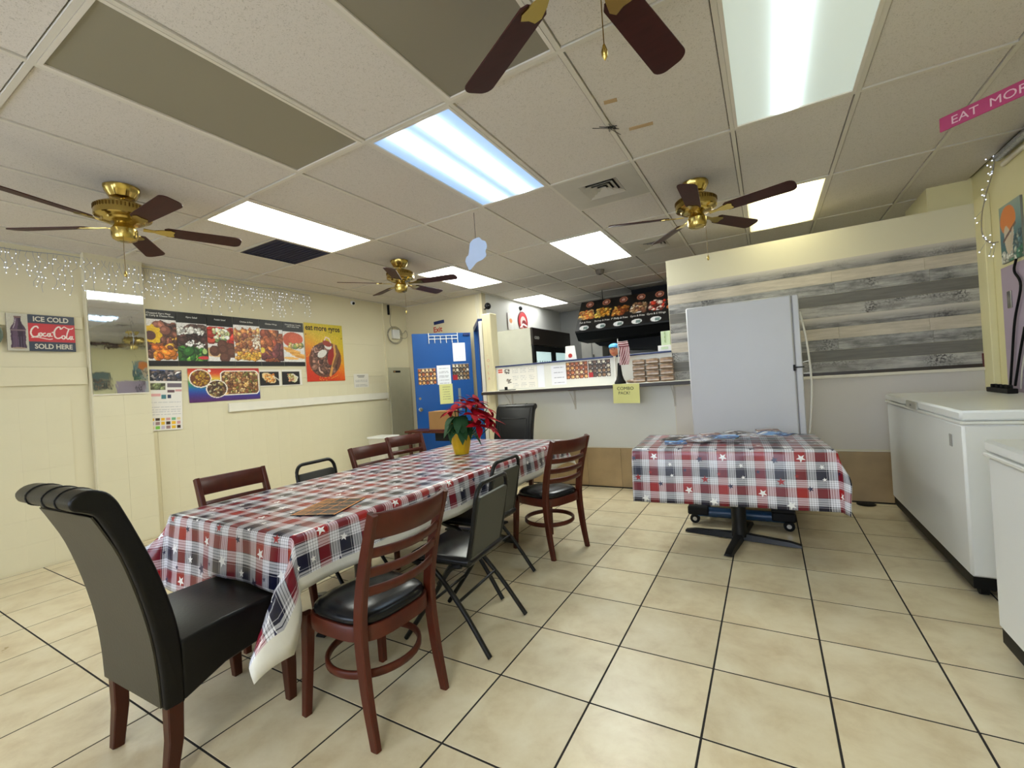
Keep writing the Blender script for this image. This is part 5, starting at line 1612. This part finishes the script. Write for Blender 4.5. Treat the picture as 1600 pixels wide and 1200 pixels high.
mb = MB(); mb.box(XL, 5.60, 2.66, XL + .03, 5.63, 2.83, c=.002); o = obj('cable_cover', mb.mesh('cable_cover', M_black), None); tag(o, 'short black cable cover below the ceiling near the corner', 'cable cover')
# cables in the corner
t = thing('wall_cables', 'thin white cables hanging at the corner left of the white kitchen wall', 'cable', (0, 0, 0))
for k in range(4):
    mb = MB(); mb.tube(smooth_path([(-4.05 + .02 * k, YB - .012, CE), (-4.06 + .022 * k, YB - .012, 2.6), (-4.04 + .012 * k, YB - .012, 2.45), (-4.07 + .03 * k, YB - .012, 2.28)], 5), .004, 5); part('cable', mb, M_cord, t)
# little table, carton and printer by the door
t = thing('side_table', 'dark wooden side table in front of the blue door', 'table', (0, 0, 0))
mb = MB(); mb.box(-4.62, 4.80, .72, -3.72, 5.12, .75, c=.004); part('tabletop', mb, M_wood, t)
for x in (-4.56, -3.78):
    for y in (4.85, 5.06):
        mb = MB(); mb.sweep([(x, y, 0), (x, y, .72)], chamfer_rect(.04, .04), up=(0, 1, 0)); part('leg', mb, M_wood, t)
t = thing('carton', 'brown cardboard carton on the side table behind the poinsettia', 'box', (-4.0, 4.96, .75))
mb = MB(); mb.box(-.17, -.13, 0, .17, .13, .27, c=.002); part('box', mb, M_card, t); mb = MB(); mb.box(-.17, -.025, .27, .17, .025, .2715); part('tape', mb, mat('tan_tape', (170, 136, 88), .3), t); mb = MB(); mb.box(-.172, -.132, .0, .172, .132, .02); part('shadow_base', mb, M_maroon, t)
mb = MB(); mb.box(-4.12, 4.88, .60, -3.84, 5.06, .718, c=.006); o = obj('cash_drawer', mb.mesh('cash_drawer', M_black), None); tag(o, 'black drawer box fixed under the side table', 'drawer')
t = thing('storage_bin', 'white and grey bin beside the wall behind the far chair', 'bin', (-5.0, 4.75, 0))
mb = MB(); mb.prism([(-.13, 0), (.13, 0), (.17, .66), (-.17, .66)], -.13, .13, 'y'); part('body', mb, mat('grey_plastic_bin', (196, 192, 178), .5), t); mb = MB(); mb.box(-.185, -.15, .66, .185, .15, .69, c=.006); part('rim', mb, M_white, t)

# ================================================================== LEFT WALL GRAPHICS
WX = XL + .0085
def LW(y, z, x=WX): return lambda o: on_left(o, y, z, x)
def food(w, h, kind, seed):
    R = Ras(w, h, (18, 16, 17)); R.rs = np.random.RandomState(seed)
    top = {0: .17, 1: .20, 2: .22, 3: .16, 4: .20, 5: .22}[kind]; bot = .90
    R.rect(.0, top, 1, bot, (226, 222, 220))
    cl = (R.yy > top + .01) & (R.yy < bot)
    if kind == 0:
        R.blobs(.4, .25, 1.0, .6, 60, [(96, 58, 50), (120, 70, 56), (70, 42, 40), (150, 90, 70)], .05, .13, .5, cl)
        R.ell(.25, .45, .28, .16, (222, 178, 20), .2, clip=cl); R.ell(.24, .46, .15, .08, (90, 50, 46), .3, clip=cl)
        for q in range(9): R.ell(.25 + .26 * math.cos(q * .7), .45 + .15 * math.sin(q * .7), .06, .04, (230, 190, 30), clip=cl)
        R.blobs(.0, .62, .45, .82, 30, [(90, 56, 56), (110, 70, 60)], .05, .1, .5, cl)
        R.blobs(.35, .62, .98, .85, 26, [(226, 130, 40), (236, 150, 50), (200, 100, 30)], .05, .13, .25, cl)
        R.blobs(.75, .5, .98, .7, 10, [(230, 170, 60), (90, 50, 40)], .04, .08, .4, cl)
    elif kind == 1:
        R.blobs(.2, .26, 1., .42, 20, [(90, 66, 62), (110, 84, 76)], .05, .12, .5, cl)
        R.blobs(.0, .30, .85, .48, 50, [(230, 226, 220), (216, 212, 204)], .03, .07, .6, cl)
        R.blobs(.05, .44, 1., .68, 60, [(66, 42, 40), (86, 54, 50), (52, 34, 34)], .05, .12, .5, cl)
        R.blobs(.3, .52, .9, .7, 18, [(236, 232, 226)], .02, .045, .6, cl)
        R.blobs(.0, .68, .9, .88, 50, [(44, 96, 36), (70, 130, 44), (30, 62, 30), (100, 150, 60)], .05, .14, .35, cl)
        R.ell(.88, .72, .08, .05, (170, 200, 120), clip=cl); R.ell(.85, .84, .2, .03, (200, 50, 60), clip=cl)
    elif kind == 2:
        R.blobs(.0, .28, 1, .5, 26, [(196, 60, 46), (180, 46, 40), (210, 80, 60)], .09, .16, .7, cl)
        R.blobs(.25, .28, .8, .48, 16, [(222, 216, 170), (200, 206, 150), (230, 230, 214)], .04, .09, .5, cl)
        R.blobs(.3, .45, .75, .53, 10, [(110, 140, 80)], .03, .06, .5, cl)
        R.ell(.35, .72, .5, .1, (206, 168, 120), clip=cl)
        for q in ((.55, .58), (.25, .70), (.85, .64), (.58, .68), (.90, .73), (.62, .83)): R.ell(q[0], q[1], .2, .105, (86, 50, 40), .2, clip=cl); R.ell(q[0] - .03, q[1] - .02, .13, .06, (104, 64, 50), .2, clip=cl)
    elif kind == 3:
        R.blobs(.05, .24, .95, .84, 170, [(190, 122, 70), (160, 92, 56), (210, 150, 90), (130, 76, 60), (226, 176, 110), (170, 110, 80)], .03, .085, .4, cl)
        R.blobs(.7, .35, .98, .62, 20, [(220, 200, 180)], .03, .05, .5, cl)
        R.blobs(.1, .72, .98, .86, 50, [(224, 170, 60), (236, 186, 80), (200, 140, 50)], .03, .06, .4, cl)
    elif kind == 4:
        R.blobs(.05, .26, .98, .84, 60, [(176, 92, 52), (190, 108, 62), (150, 70, 44), (200, 120, 70)], .08, .18, .35, cl)
        R.blobs(.1, .6, .9, .8, 10, [(120, 60, 60), (196, 116, 60)], .1, .2, .3, cl); R.ell(.08, .66, .1, .06, (226, 200, 70), clip=cl)
    else:
        R.ell(.45, .40, .45, .17, (190, 80, 50), clip=cl); R.ell(.62, .38, .33, .13, (204, 92, 60), clip=cl)
        R.blobs(.3, .50, .9, .58, 16, [(170, 150, 90), (200, 180, 150), (120, 140, 70)], .05, .09, .4, cl)
        for q in range(9): R.ell(.3 + .08 * q % .6, .62 + .025 * q, .36, .03, [(226, 168, 84), (214, 150, 66), (236, 184, 104)][q % 3], .25 - .1 * (q % 3), clip=cl)
        R.line([(.0, .86), (.5, .885), (1, .86)], .02, (232, 228, 222))
    R.noise(.18)
    return R
ys = [2.10, 2.42, 2.725, 3.02, 3.345, 3.655, 3.965]
caps = ['Chopped Gyro Meat\nwith Curly & Cheese Fries', 'Gyro Salad', 'Falafel Salad', 'Chicken & Rice', 'Chicken Wings', 'Cheeseburger Combo\nwith French Fries']
flab = ['black topped food poster with gyro meat and orange cheese fries', 'black topped food poster with salad, green peppers and white cheese', 'black topped food poster with tomatoes and round falafel patties', 'black topped food poster with chicken and golden rice', 'black topped food poster with brown fried chicken wings', 'black topped food poster with burger and thick french fries']
for k in range(6):
    W = ys[k + 1] - ys[k]
    t = poster('food_poster', flab[k], 'poster', W - .003, .60, food(int(W * 170), 100, k, 10 + k), LW(ys[k], 1.775), group='black topped food posters on the left wall', edge=M_black)
    text(caps[k], .026, M_whiteink, t, (W / 2, .555 if '\n' in caps[k] else .54, .0004), align='CENTER', depth=.0004)
# gyro poster
R = Ras(96, 124, (220, 190, 30)); R.rs = np.random.RandomState(31)
R.grad([(196, 176, 30), (204, 176, 34), (222, 150, 24), (214, 92, 24), (196, 50, 24)], ang=-.35)
for q in range(60): R.line([(R.rs.rand(), R.rs.rand()), (R.rs.rand() * .2 + .4, R.rs.rand())], .004, (226, 186, 60))
R.ell(.5, .62, .43, .30, (110, 66, 52), -.5); R.ell(.48, .62, .38, .26, (92, 58, 48), -.5)
R.blobs(.18, .40, .75, .85, 120, [(104, 74, 66), (126, 90, 76), (82, 56, 52), (140, 100, 84)], .03, .1, .35, (((R.xx - .48) / .40) ** 2 + ((R.yy - .62) / .29) ** 2 < 1))
R.ell(.66, .56, .10, .16, (150, 40, 36), .25); R.line([(.75, .36), (.76, .55), (.66, .76), (.60, .90)], .045, (206, 150, 80)); R.line([(.80, .38), (.83, .52), (.70, .74)], .05, (120, 86, 60))
R.ell(.42, .52, .13, .06, (222, 218, 212), -.5); R.ell(.58, .38, .1, .06, (222, 216, 210), .5); R.ell(.56, .34, .12, .05, (150, 60, 46), .3)
R.line([(.50, .28), (.54, .23), (.62, .25), (.66, .32)], .02, (226, 200, 190)); R.line([(.32, .76), (.33, .82), (.40, .85)], .022, (214, 180, 160)); R.line([(.22, .40), (.24, .50), (.34, .48)], .016, (190, 150, 140))
R.ell(.04, .20, .012, .012, (70, 60, 20)); R.ell(.96, .24, .012, .012, (70, 60, 20)); R.noise(.12)
t = poster('food_poster', 'yellow and orange gyro poster at the right end of the row', 'poster', .645, .835, R, LW(3.975, 1.555, WX + .002), backcol=(196, 150, 60))
text('eat more gyros', .112, M_ink, t, (.02, .735, .0006), xs=.84, bold=.002)
# rainbow poster
R = Ras(130, 66, (40, 60, 130)); R.rs = np.random.RandomState(8)
R.grad([(176, 30, 34), (206, 70, 40), (226, 190, 70), (60, 140, 90), (30, 96, 170), (60, 50, 130), (84, 40, 96)], ang=-.12)
m = R.rrect(.42, .08, .99, .84, .07, (236, 230, 220)); m2 = R.rrect(.435, .11, .975, .81, .06, (120, 80, 50))
R.blobs(.44, .12, .97, .8, 190, [(120, 72, 44), (150, 98, 60), (190, 150, 90), (96, 58, 40), (210, 180, 130), (110, 110, 50)], .03, .08, .5, m2)
R.ell(.16, .30, .145, .27, (236, 226, 214)); c1 = R.ell(.16, .30, .13, .24, (110, 60, 34)); R.blobs(.07, .1, .26, .5, 40, [(160, 120, 40), (190, 150, 60), (120, 70, 40)], .03, .07, .5, c1)
R.ell(.37, .62, .145, .27, (236, 226, 214)); c1 = R.ell(.37, .62, .13, .245, (64, 44, 36)); R.blobs(.27, .4, .48, .85, 40, [(150, 130, 70), (96, 66, 46), (200, 190, 150), (120, 90, 60)], .03, .08, .5, c1)
R.ell(.28, .08, .02, .04, (240, 240, 240)); R.noise(.12)
poster('food_poster', 'rainbow coloured poster with three dishes below the black topped row', 'poster', .80, .385, R, LW(2.495, 1.362, WX + .004), backcol=(90, 60, 110))
for y, seed, lab in ((3.305, 1, 'small black photo of a fried dish right of the rainbow poster'), (3.605, 2, 'small black photo of a wrap, next to the gyro poster')):
    R = Ras(40, 30, (226, 222, 212)); R.rs = np.random.RandomState(seed); R.rect(.0, .12, .88, .92, (22, 20, 22))
    if seed == 1:
        R.ell(.42, .5, .34, .24, (226, 200, 150), .55); R.blobs(.2, .3, .66, .75, 30, [(206, 140, 60), (226, 160, 80), (180, 110, 50)], .05, .1, .4); R.line([(.6, .38), (.95, .7)], .05, (220, 216, 206))
    else:
        R.ell(.52, .52, .26, .22, (214, 206, 160), .6); R.blobs(.3, .3, .6, .7, 22, [(190, 180, 100), (200, 130, 100), (160, 150, 70)], .05, .09, .4); R.line([(.55, .3), (.78, .5), (.66, .75)], .06, (226, 222, 212))
    poster('photo_print', lab, 'poster', .29, .215, R, LW(y, 1.512, WX + .001))
# calendar
R = Ras(56, 116, (226, 222, 216)); R.rs = np.random.RandomState(12)
R.grad([(70, 90, 150), (110, 120, 160)], 0, 0, 1, .10); R.blobs(0, .03, 1, .19, 60, [(50, 54, 70), (84, 76, 80), (140, 120, 110), (200, 190, 190)], .03, .09, .5, R.yy < .19)
R.rect(0, .19, 1, .2, (230, 226, 220)); R.blobs(.05, .22, .5, .33, 30, [(120, 130, 90), (160, 166, 130), (90, 90, 70)], .04, .08, .5, (R.yy > .22) & (R.yy < .34) & (R.xx < .5))
R.rect(.55, .22, .98, .29, (110, 100, 110)); R.rect(.55, .34, .76, .38, (96, 70, 80)); R.rect(.78, .33, .98, .36, (200, 150, 150)); R.rect(.02, .40, .36, .44, (216, 160, 160)); R.rect(.38, .41, .52, .48, (70, 120, 130)); R.rect(.56, .41, .66, .47, (50, 60, 90))
for q in range(6): R.scribble(.06, .52 + q * .04, .94, .555 + q * .04, 1, (176, 176, 180), .008)
cc_ = [(220, 176, 40), (220, 200, 150), (60, 40, 20), (120, 190, 70), (230, 180, 40), (190, 180, 200), (200, 150, 150), (150, 120, 120), (110, 170, 130)]
for i in range(6):
    for j in range(3): R.rect(.04 + i * .155, .79 + j * .065, .16 + i * .155, .84 + j * .065, cc_[(i * 2 + j * 5) % 9])
poster('wall_calendar', 'paper calendar with small coloured pictures hanging beside the mirror', 'calendar', .305, .645, R, lambda o: basis(o, Vector((0.02, 1, -.02)).normalized(), Vector((.02, .02, 1)).normalized(), (1, 0, 0), (WX + .004, 2.105, 1.095)))
R = Ras(26, 22, (214, 210, 200)); R.rect(.25, .14, .75, .2, (60, 60, 64)); R.rect(.3, .24, .7, .28, (90, 90, 94)); R.scribble(.12, .36, .88, .92, 7, (150, 150, 152), .02, .7)
poster('notice_sheet', 'white printed notice right of the gyro poster on the left wall', 'notice', .295, .215, R, LW(4.785, 1.437))

# soda sign with bottle
R = Ras(168, 124, (52, 60, 76)); R.rs = np.random.RandomState(3)
R.rect(.0, .0, .30, 1, (186, 182, 166)); R.rect(.30, .235, 1, .735, (190, 46, 56)); R.rect(.30, .23, 1, .24, (110, 60, 70)); R.rect(.30, .73, 1, .74, (110, 60, 70))
def bottle(R, cx, col, sc_=1.0, dx=0):
    prof = [(.07, .048), (.10, .05), (.12, .042), (.20, .046), (.28, .062), (.36, .095), (.42, .108), (.50, .105), (.56, .10), (.62, .108), (.72, .102), (.80, .096), (.86, .108), (.92, .108), (.935, .09)]
    yy = R.yy; hw = np.interp(yy, [p[0] for p in prof], [p[1] for p in prof]) * sc_
    R.put((np.abs(R.xx - cx - dx) < hw) & (yy > .07) & (yy < .935), col)
bottle(R, .158, (70, 48, 70)); bottle(R, .158, (92, 70, 92), .5, -.025); bottle(R, .158, (52, 34, 54), .35, .03)
R.rect(.06, .43, .26, .47, (120, 100, 106)); R.line([(.13, .15), (.115, .30), (.09, .40)], .012, (180, 170, 176)); R.line([(.12, .10), (.19, .10)], .04, (120, 90, 86))
for q in range(5): R.line([(.09 + .035 * q, .62), (.085 + .036 * q, .90)], .008, (100, 84, 110))
R.ell(.158, .925, .10, .02, (160, 140, 120))
CR = (226, 214, 206)
def S(pts, w=.028):
    p3 = smooth_path([(a, b, 0) for a, b in pts], 6); R.line([(q.x, q.y) for q in p3], w, CR)
S([(.44, .36), (.425, .32), (.385, .34), (.345, .42), (.335, .52), (.36, .60), (.41, .60), (.46, .55)], .034)      # C
S([(.475, .50), (.45, .51), (.445, .56), (.47, .59), (.495, .55), (.485, .50), (.475, .50)])                        # o
S([(.54, .50), (.515, .51), (.51, .56), (.535, .585), (.56, .56)])                                                  # c
S([(.61, .51), (.58, .51), (.575, .565), (.60, .58), (.615, .53)]); S([(.617, .50), (.612, .56), (.64, .58)])       # a
S([(.34, .63), (.42, .615), (.50, .64), (.60, .665), (.64, .65)], .022)                                             # tail
R.line([(.645, .47), (.665, .47)], .03, CR)                                                                         # dash
S([(.775, .36), (.765, .31), (.73, .32), (.69, .40), (.675, .50), (.69, .60), (.73, .63), (.775, .60)], .034)      # C
S([(.79, .36), (.83, .30), (.88, .34), (.94, .35), (.97, .32)], .022)
S([(.82, .55), (.795, .56), (.79, .61), (.815, .64), (.84, .60), (.83, .555), (.82, .55)])                          # o
S([(.90, .37), (.875, .48), (.86, .60), (.88, .64), (.90, .61)])                                                    # l
S([(.945, .57), (.918, .57), (.912, .62), (.93, .645), (.948, .59)]); S([(.952, .56), (.945, .62), (.965, .64)])    # a
R.noise(.10)
t = poster('soda_sign', 'tin soda sign with a brown bottle on the left wall', 'sign', .43, .322, R, LW(1.15, 1.905, XL + .032), thick=.01, edge=mat('tin_edge', (90, 78, 66), .5))
text('ICE COLD', .060, M_cream_ink, t, (.275, .264, .0006), align='CENTER', bold=.0015, xs=.86); text('SOLD HERE', .060, M_cream_ink, t, (.285, .022, .0006), align='CENTER', bold=.0015, xs=.80)
t = thing('round_sign', 'edge of a round dark green sign at the far left', 'sign', (XL + .02, 1.0, 2.04), rot=(0, PI / 2, 0))
mb = MB(); mb.lathe([(.13, 0), (.13, .012), (.11, .016), (.10, .013)], 32); part('disc', mb, mat('dark_green_enamel', (84, 98, 86), .4), t, smooth=30); mb = MB(); mb.lathe([(.07, .0135), (.07, .0145)], 24); part('centre', mb, M_white, t)
# mirror sheet on the pilaster
m = bpy.data.materials.new('mirror_sheet'); m.use_nodes = True; b = m.node_tree.nodes['Principled BSDF']
b.inputs['Metallic'].default_value = 1; b.inputs['Roughness'].default_value = .03; b.inputs['Base Color'].default_value = (.82, .86, .86, 1)
nz = m.node_tree.nodes.new('ShaderNodeTexNoise'); nz.inputs['Scale'].default_value = 7; bp = m.node_tree.nodes.new('ShaderNodeBump'); bp.inputs['Strength'].default_value = .03; bp.inputs['Distance'].default_value = .01
m.node_tree.links.new(nz.outputs['Fac'], bp.inputs['Height']); m.node_tree.links.new(bp.outputs[0], b.inputs['Normal'])
t = thing('wall_mirror', 'frameless wavy mirror sheet on the wall pilaster', 'mirror', (XL + .072, 1.67, 1.50))
mb = MB(); mb.box(0, 0, 0, .004, .435, .985); part('glass', mb, m, t)
mb = MB(); mb.box(-.003, -.004, -.012, .008, .439, .0); mb.box(-.003, 0, .985, .005, .435, .995); part('edge_clip', mb, M_lamin, t)

# icicle string lights along the top of the left wall
M_led = emat('led_bulb', (220, 230, 255), .6); M_wire = mat('clear_wire', (150, 154, 166), .4)
t = thing('icicle_lights', 'string of tiny icicle lights hanging below the ceiling on the left wall', 'string lights', (0, 0, 0))
rs = random.Random(11); mb = MB(); mbb = MB()
xw = XL + .012
mb.tube([(xw, y, 2.795 + .012 * math.sin(y * 9)) for y in np.linspace(-.6, 4.1, 60)], .003, 4)
y = -.6
while y < 4.1:
    L = rs.choice((.12, .2, .28, .34)) * rs.uniform(.8, 1.1)
    xo = .078 if 1.64 < y < 2.14 else .012
    pts = [(XL + xo, y, 2.795)]; z = 2.795
    while z > 2.795 - L:
        z -= .045
        pts.append((XL + xo + rs.uniform(0, .02), y + rs.uniform(-.022, .022), z))
    mb.tube(pts, .0015, 4)
    for p in pts[1:]:
        if rs.random() < .62: mbb.ball((p[0] + .003, p[1] + rs.uniform(-.01, .01), p[2]), .0044, 5, 4)
    y += rs.uniform(.022, .042)
part('wire', mb, M_wire, t, kind='stuff'); part('bulbs', mbb, M_led, t, kind='stuff')

# ================================================================== HANGING THINGS AND RIGHT WALL
t = thing('hanging_cutout', 'white cloud shaped paper cutout hanging on a thread from the ceiling', 'decoration', (-2.128, 3.23, 0))
mb = MB(); mb.tube([(0, 0, 2.60), (0, 0, CE)], .0022, 5); part('thread', mb, M_ink, t)
outl = [(-.02, 2.61), (.03, 2.625), (.055, 2.60), (.085, 2.585), (.095, 2.54), (.08, 2.50), (.085, 2.465), (.05, 2.43), (.0, 2.41), (-.04, 2.37), (-.07, 2.345), (-.085, 2.375), (-.10, 2.42), (-.09, 2.46), (-.07, 2.48), (-.06, 2.53), (-.05, 2.58)]
sp_ = smooth_path([(a, 0, b) for a, b in outl + [outl[0]]], 4)[:-1]
mb = MB(); mb.prism([(p.x, p.z) for p in sp_], -.002, .002, 'y'); part('paper_cloud', mb, mat('bluish_white_card', (176, 188, 212), .7), t)
t.rotation_euler.z = math.radians(28)
# knot of thread on the ceiling grid
t = thing('thread_knot', 'dark knot of thread tied to the ceiling grid', 'thread', (-.86, 2.64, CE)); 
mb = MB(); rs = random.Random(2)
for k in range(7): mb.tube([(0, 0, -.002), (rs.uniform(-.05, .05), rs.uniform(-.05, .05), -.006), (rs.uniform(-.09, .09), rs.uniform(-.09, .1), -.015)], .0022, 4)
part('thread_ends', mb, M_ink, t)
t.location = (-.74, 2.66, CE)
M_tape = mat('old_tape_mark', (176, 150, 112), .7)
for k, (x, y, a, L, lab) in enumerate(((-.66, 2.43, .2, .07, 'small tan tape mark on the ceiling tile near the pull chain'), (-.58, 2.78, .15, .14, 'long tan tape mark on the ceiling tile beside the thread knot'))):
    mb = MB(); mb.box(-L / 2, -.016, .004, L / 2, .016, .0068); o = obj('tape_mark', mb.mesh('tape_mark', M_tape), None, (x, y, CE), (0, 0, a)); tag(o, lab, 'tape')

t = thing('hanging_sign', 'magenta sign hanging from the ceiling at the upper right edge', 'sign')
mb = MB(); mb.box(0, 0, -.004, .88, .078, 0, c=.003); part('board', mb, M_mag, t)
xo = .05
for w_ in ('EAT', 'MORE', 'GYROS'):
    lt = text(w_, .060, mat('pale_pink_ink', (226, 186, 196), .6), t, (xo, .018, .001), xs=1.12)
    xo += max(v.co.x for v in lt.data.vertices) + .04
e = Vector((.743, -.669, -.015)).normalized(); nn_ = Vector((-.669, -.743, 0)); 
basis(t, e, (0, 0, 1), e.cross(Vector((0, 0, 1))), (.913, 3.41, 2.585))
t2_ = thing('sign_cord', 'black cords holding the magenta sign to the ceiling', 'cord', (0, 0, 0))
for s in (.36, .80):
    p = Vector((.913, 3.41, 2.663)) + e * s
    mb = MB(); mb.tube([p, (p.x, p.y, CE)], .003, 5); part('cord', mb, M_ink, t2_)
# painting
R = Ras(50, 70, (120, 150, 150)); R.rs = np.random.RandomState(4)
R.grad([(150, 168, 160), (110, 146, 150), (60, 100, 110), (50, 110, 100)]); R.ell(.40, .28, .36, .24, (222, 128, 54)); R.blobs(.3, .55, .95, .85, 40, [(60, 96, 110), (90, 130, 140), (150, 160, 150), (40, 80, 84)], .04, .1, .5)
R.ell(.38, .66, .16, .30, (206, 190, 166), -.25); R.line([(.15, .62), (.45, .50), (.72, .40)], .05, (110, 80, 70)); R.ell(.55, .62, .07, .18, (196, 180, 160), .3); R.blobs(.0, .85, 1, 1, 20, [(50, 110, 90), (200, 200, 190)], .06, .12, .5)
poster('painting', 'unframed canvas painting with an orange sun on the right wall', 'painting', .33, .43, R, lambda o: on_right(o, 4.90, 2.005, XR - .014), thick=.013, edge=mat('canvas_edge', (120, 122, 116), .7))
R = Ras(30, 40, (196, 190, 170)); R.rect(0, 0, 1, 1, (60, 52, 46)); R.rect(.08, .06, .92, .94, (90, 110, 106)); R.rs = np.random.RandomState(9); R.blobs(.1, .4, .9, .9, 24, [(150, 110, 80), (60, 70, 66), (190, 170, 140)], .05, .12, .5)
poster('wall_picture', 'dark framed picture on the right wall, visible in the mirror', 'picture', .30, .38, R, lambda o: on_right(o, 4.12, 1.80, XR - .012), edge=M_maroon)
# fairy lights at the right corner
t = thing('fairy_lights', 'strand of clear fairy lights trailing down the right wall corner', 'string lights', (0, 0, 0))
w_ = smooth_path([(1.60, 4.86, 2.83), (1.60, 4.9, 2.74), (1.60, 5.05, 2.60), (1.575, 5.07, 2.45), (1.57, 5.07, 2.30), (1.60, 5.06, 2.22), (1.615, 4.94, 2.19)], 8)
mb = MB(); mb.tube(w_, .004, 5); part('wire', mb, mat('dull_wire', (150, 140, 120), .4), t)
mbb = MB(); mw = MB(); rs = random.Random(9)
for k in range(28):
    p = rs.choice(w_); q = (min(p.x + rs.uniform(-.05, .0), 1.59), max(p.y + rs.uniform(-.12, .02), 4.94 if p.z < 2.5 else 4.83), p.z + rs.uniform(-.12, .06))
    mw.tube([p, q], .0012, 4); mbb.ball(q, .0052, 5, 4)
part('bulbs', mbb, M_led, t, kind='stuff'); part('side_wires', mw, M_wire, t, kind='stuff')
t = thing('tinsel_garland', 'silver tinsel garland along the top of the right wall', 'garland', (0, 0, 0))
mb = MB(); mb.tube([(1.60, y, 2.80) for y in np.linspace(2.2, 4.80, 8)], .03, 10); part('tinsel', mb, mat('silver_tinsel', (176, 180, 190), .25, metal=.8, var=.4, scale=60, bump=.6, bscale=90), t, smooth=50)
mb = MB(); mb.tube([(1.615, y, 2.735) for y in np.linspace(2.2, 4.78, 8)], .016, 8); part('rod', mb, M_lamin, t, smooth=50)
# cords and adapter on the right wall
t = thing('black_cords', 'pair of black cords hanging down the right wall behind the freezer', 'cord', (0, 0, 0))
for k, pts in enumerate(([(1.61, 4.66, 2.0), (1.61, 4.70, 1.92), (1.61, 4.62, 1.80), (1.61, 4.74, 1.56), (1.61, 4.82, 1.28), (1.61, 4.88, 1.06)], [(1.61, 4.60, 1.50), (1.61, 4.70, 1.30), (1.61, 4.80, 1.07)])):
    mb = MB(); mb.tube(smooth_path(pts, 6), .008, 7); part('cord', mb, M_rubber, t, smooth=60)
mb = MB(); mb.tube(smooth_path([(1.612, 4.58, 1.40), (1.612, 4.68, 1.2), (1.612, 4.72, 1.05)], 6), .005, 6); part('cord', mb, M_cord, t, label='thin pale cord')
t = thing('power_strip', 'black power strip on the back of the long freezer lid', 'power strip', (1.47, 4.50, 1.031))
mb = MB(); mb.box(0, 0, 0, .055, .36, .035, c=.004); part('case', mb, M_black, t)
for k in range(4): mb = MB(); mb.box(.012, .04 + k * .08, .035, .043, .08 + k * .08, .06, c=.003); part('plug', mb, M_rubber, t)
mb = MB(); mb.box(0, 0, 0, .012, .06, .13, c=.003); o = obj('wall_switch', mb.mesh('wall_switch', M_chrome), None, (XR - .014, 4.80, 1.66)); tag(o, 'grey switch plate on the painted purple glow of the right wall', 'switch')
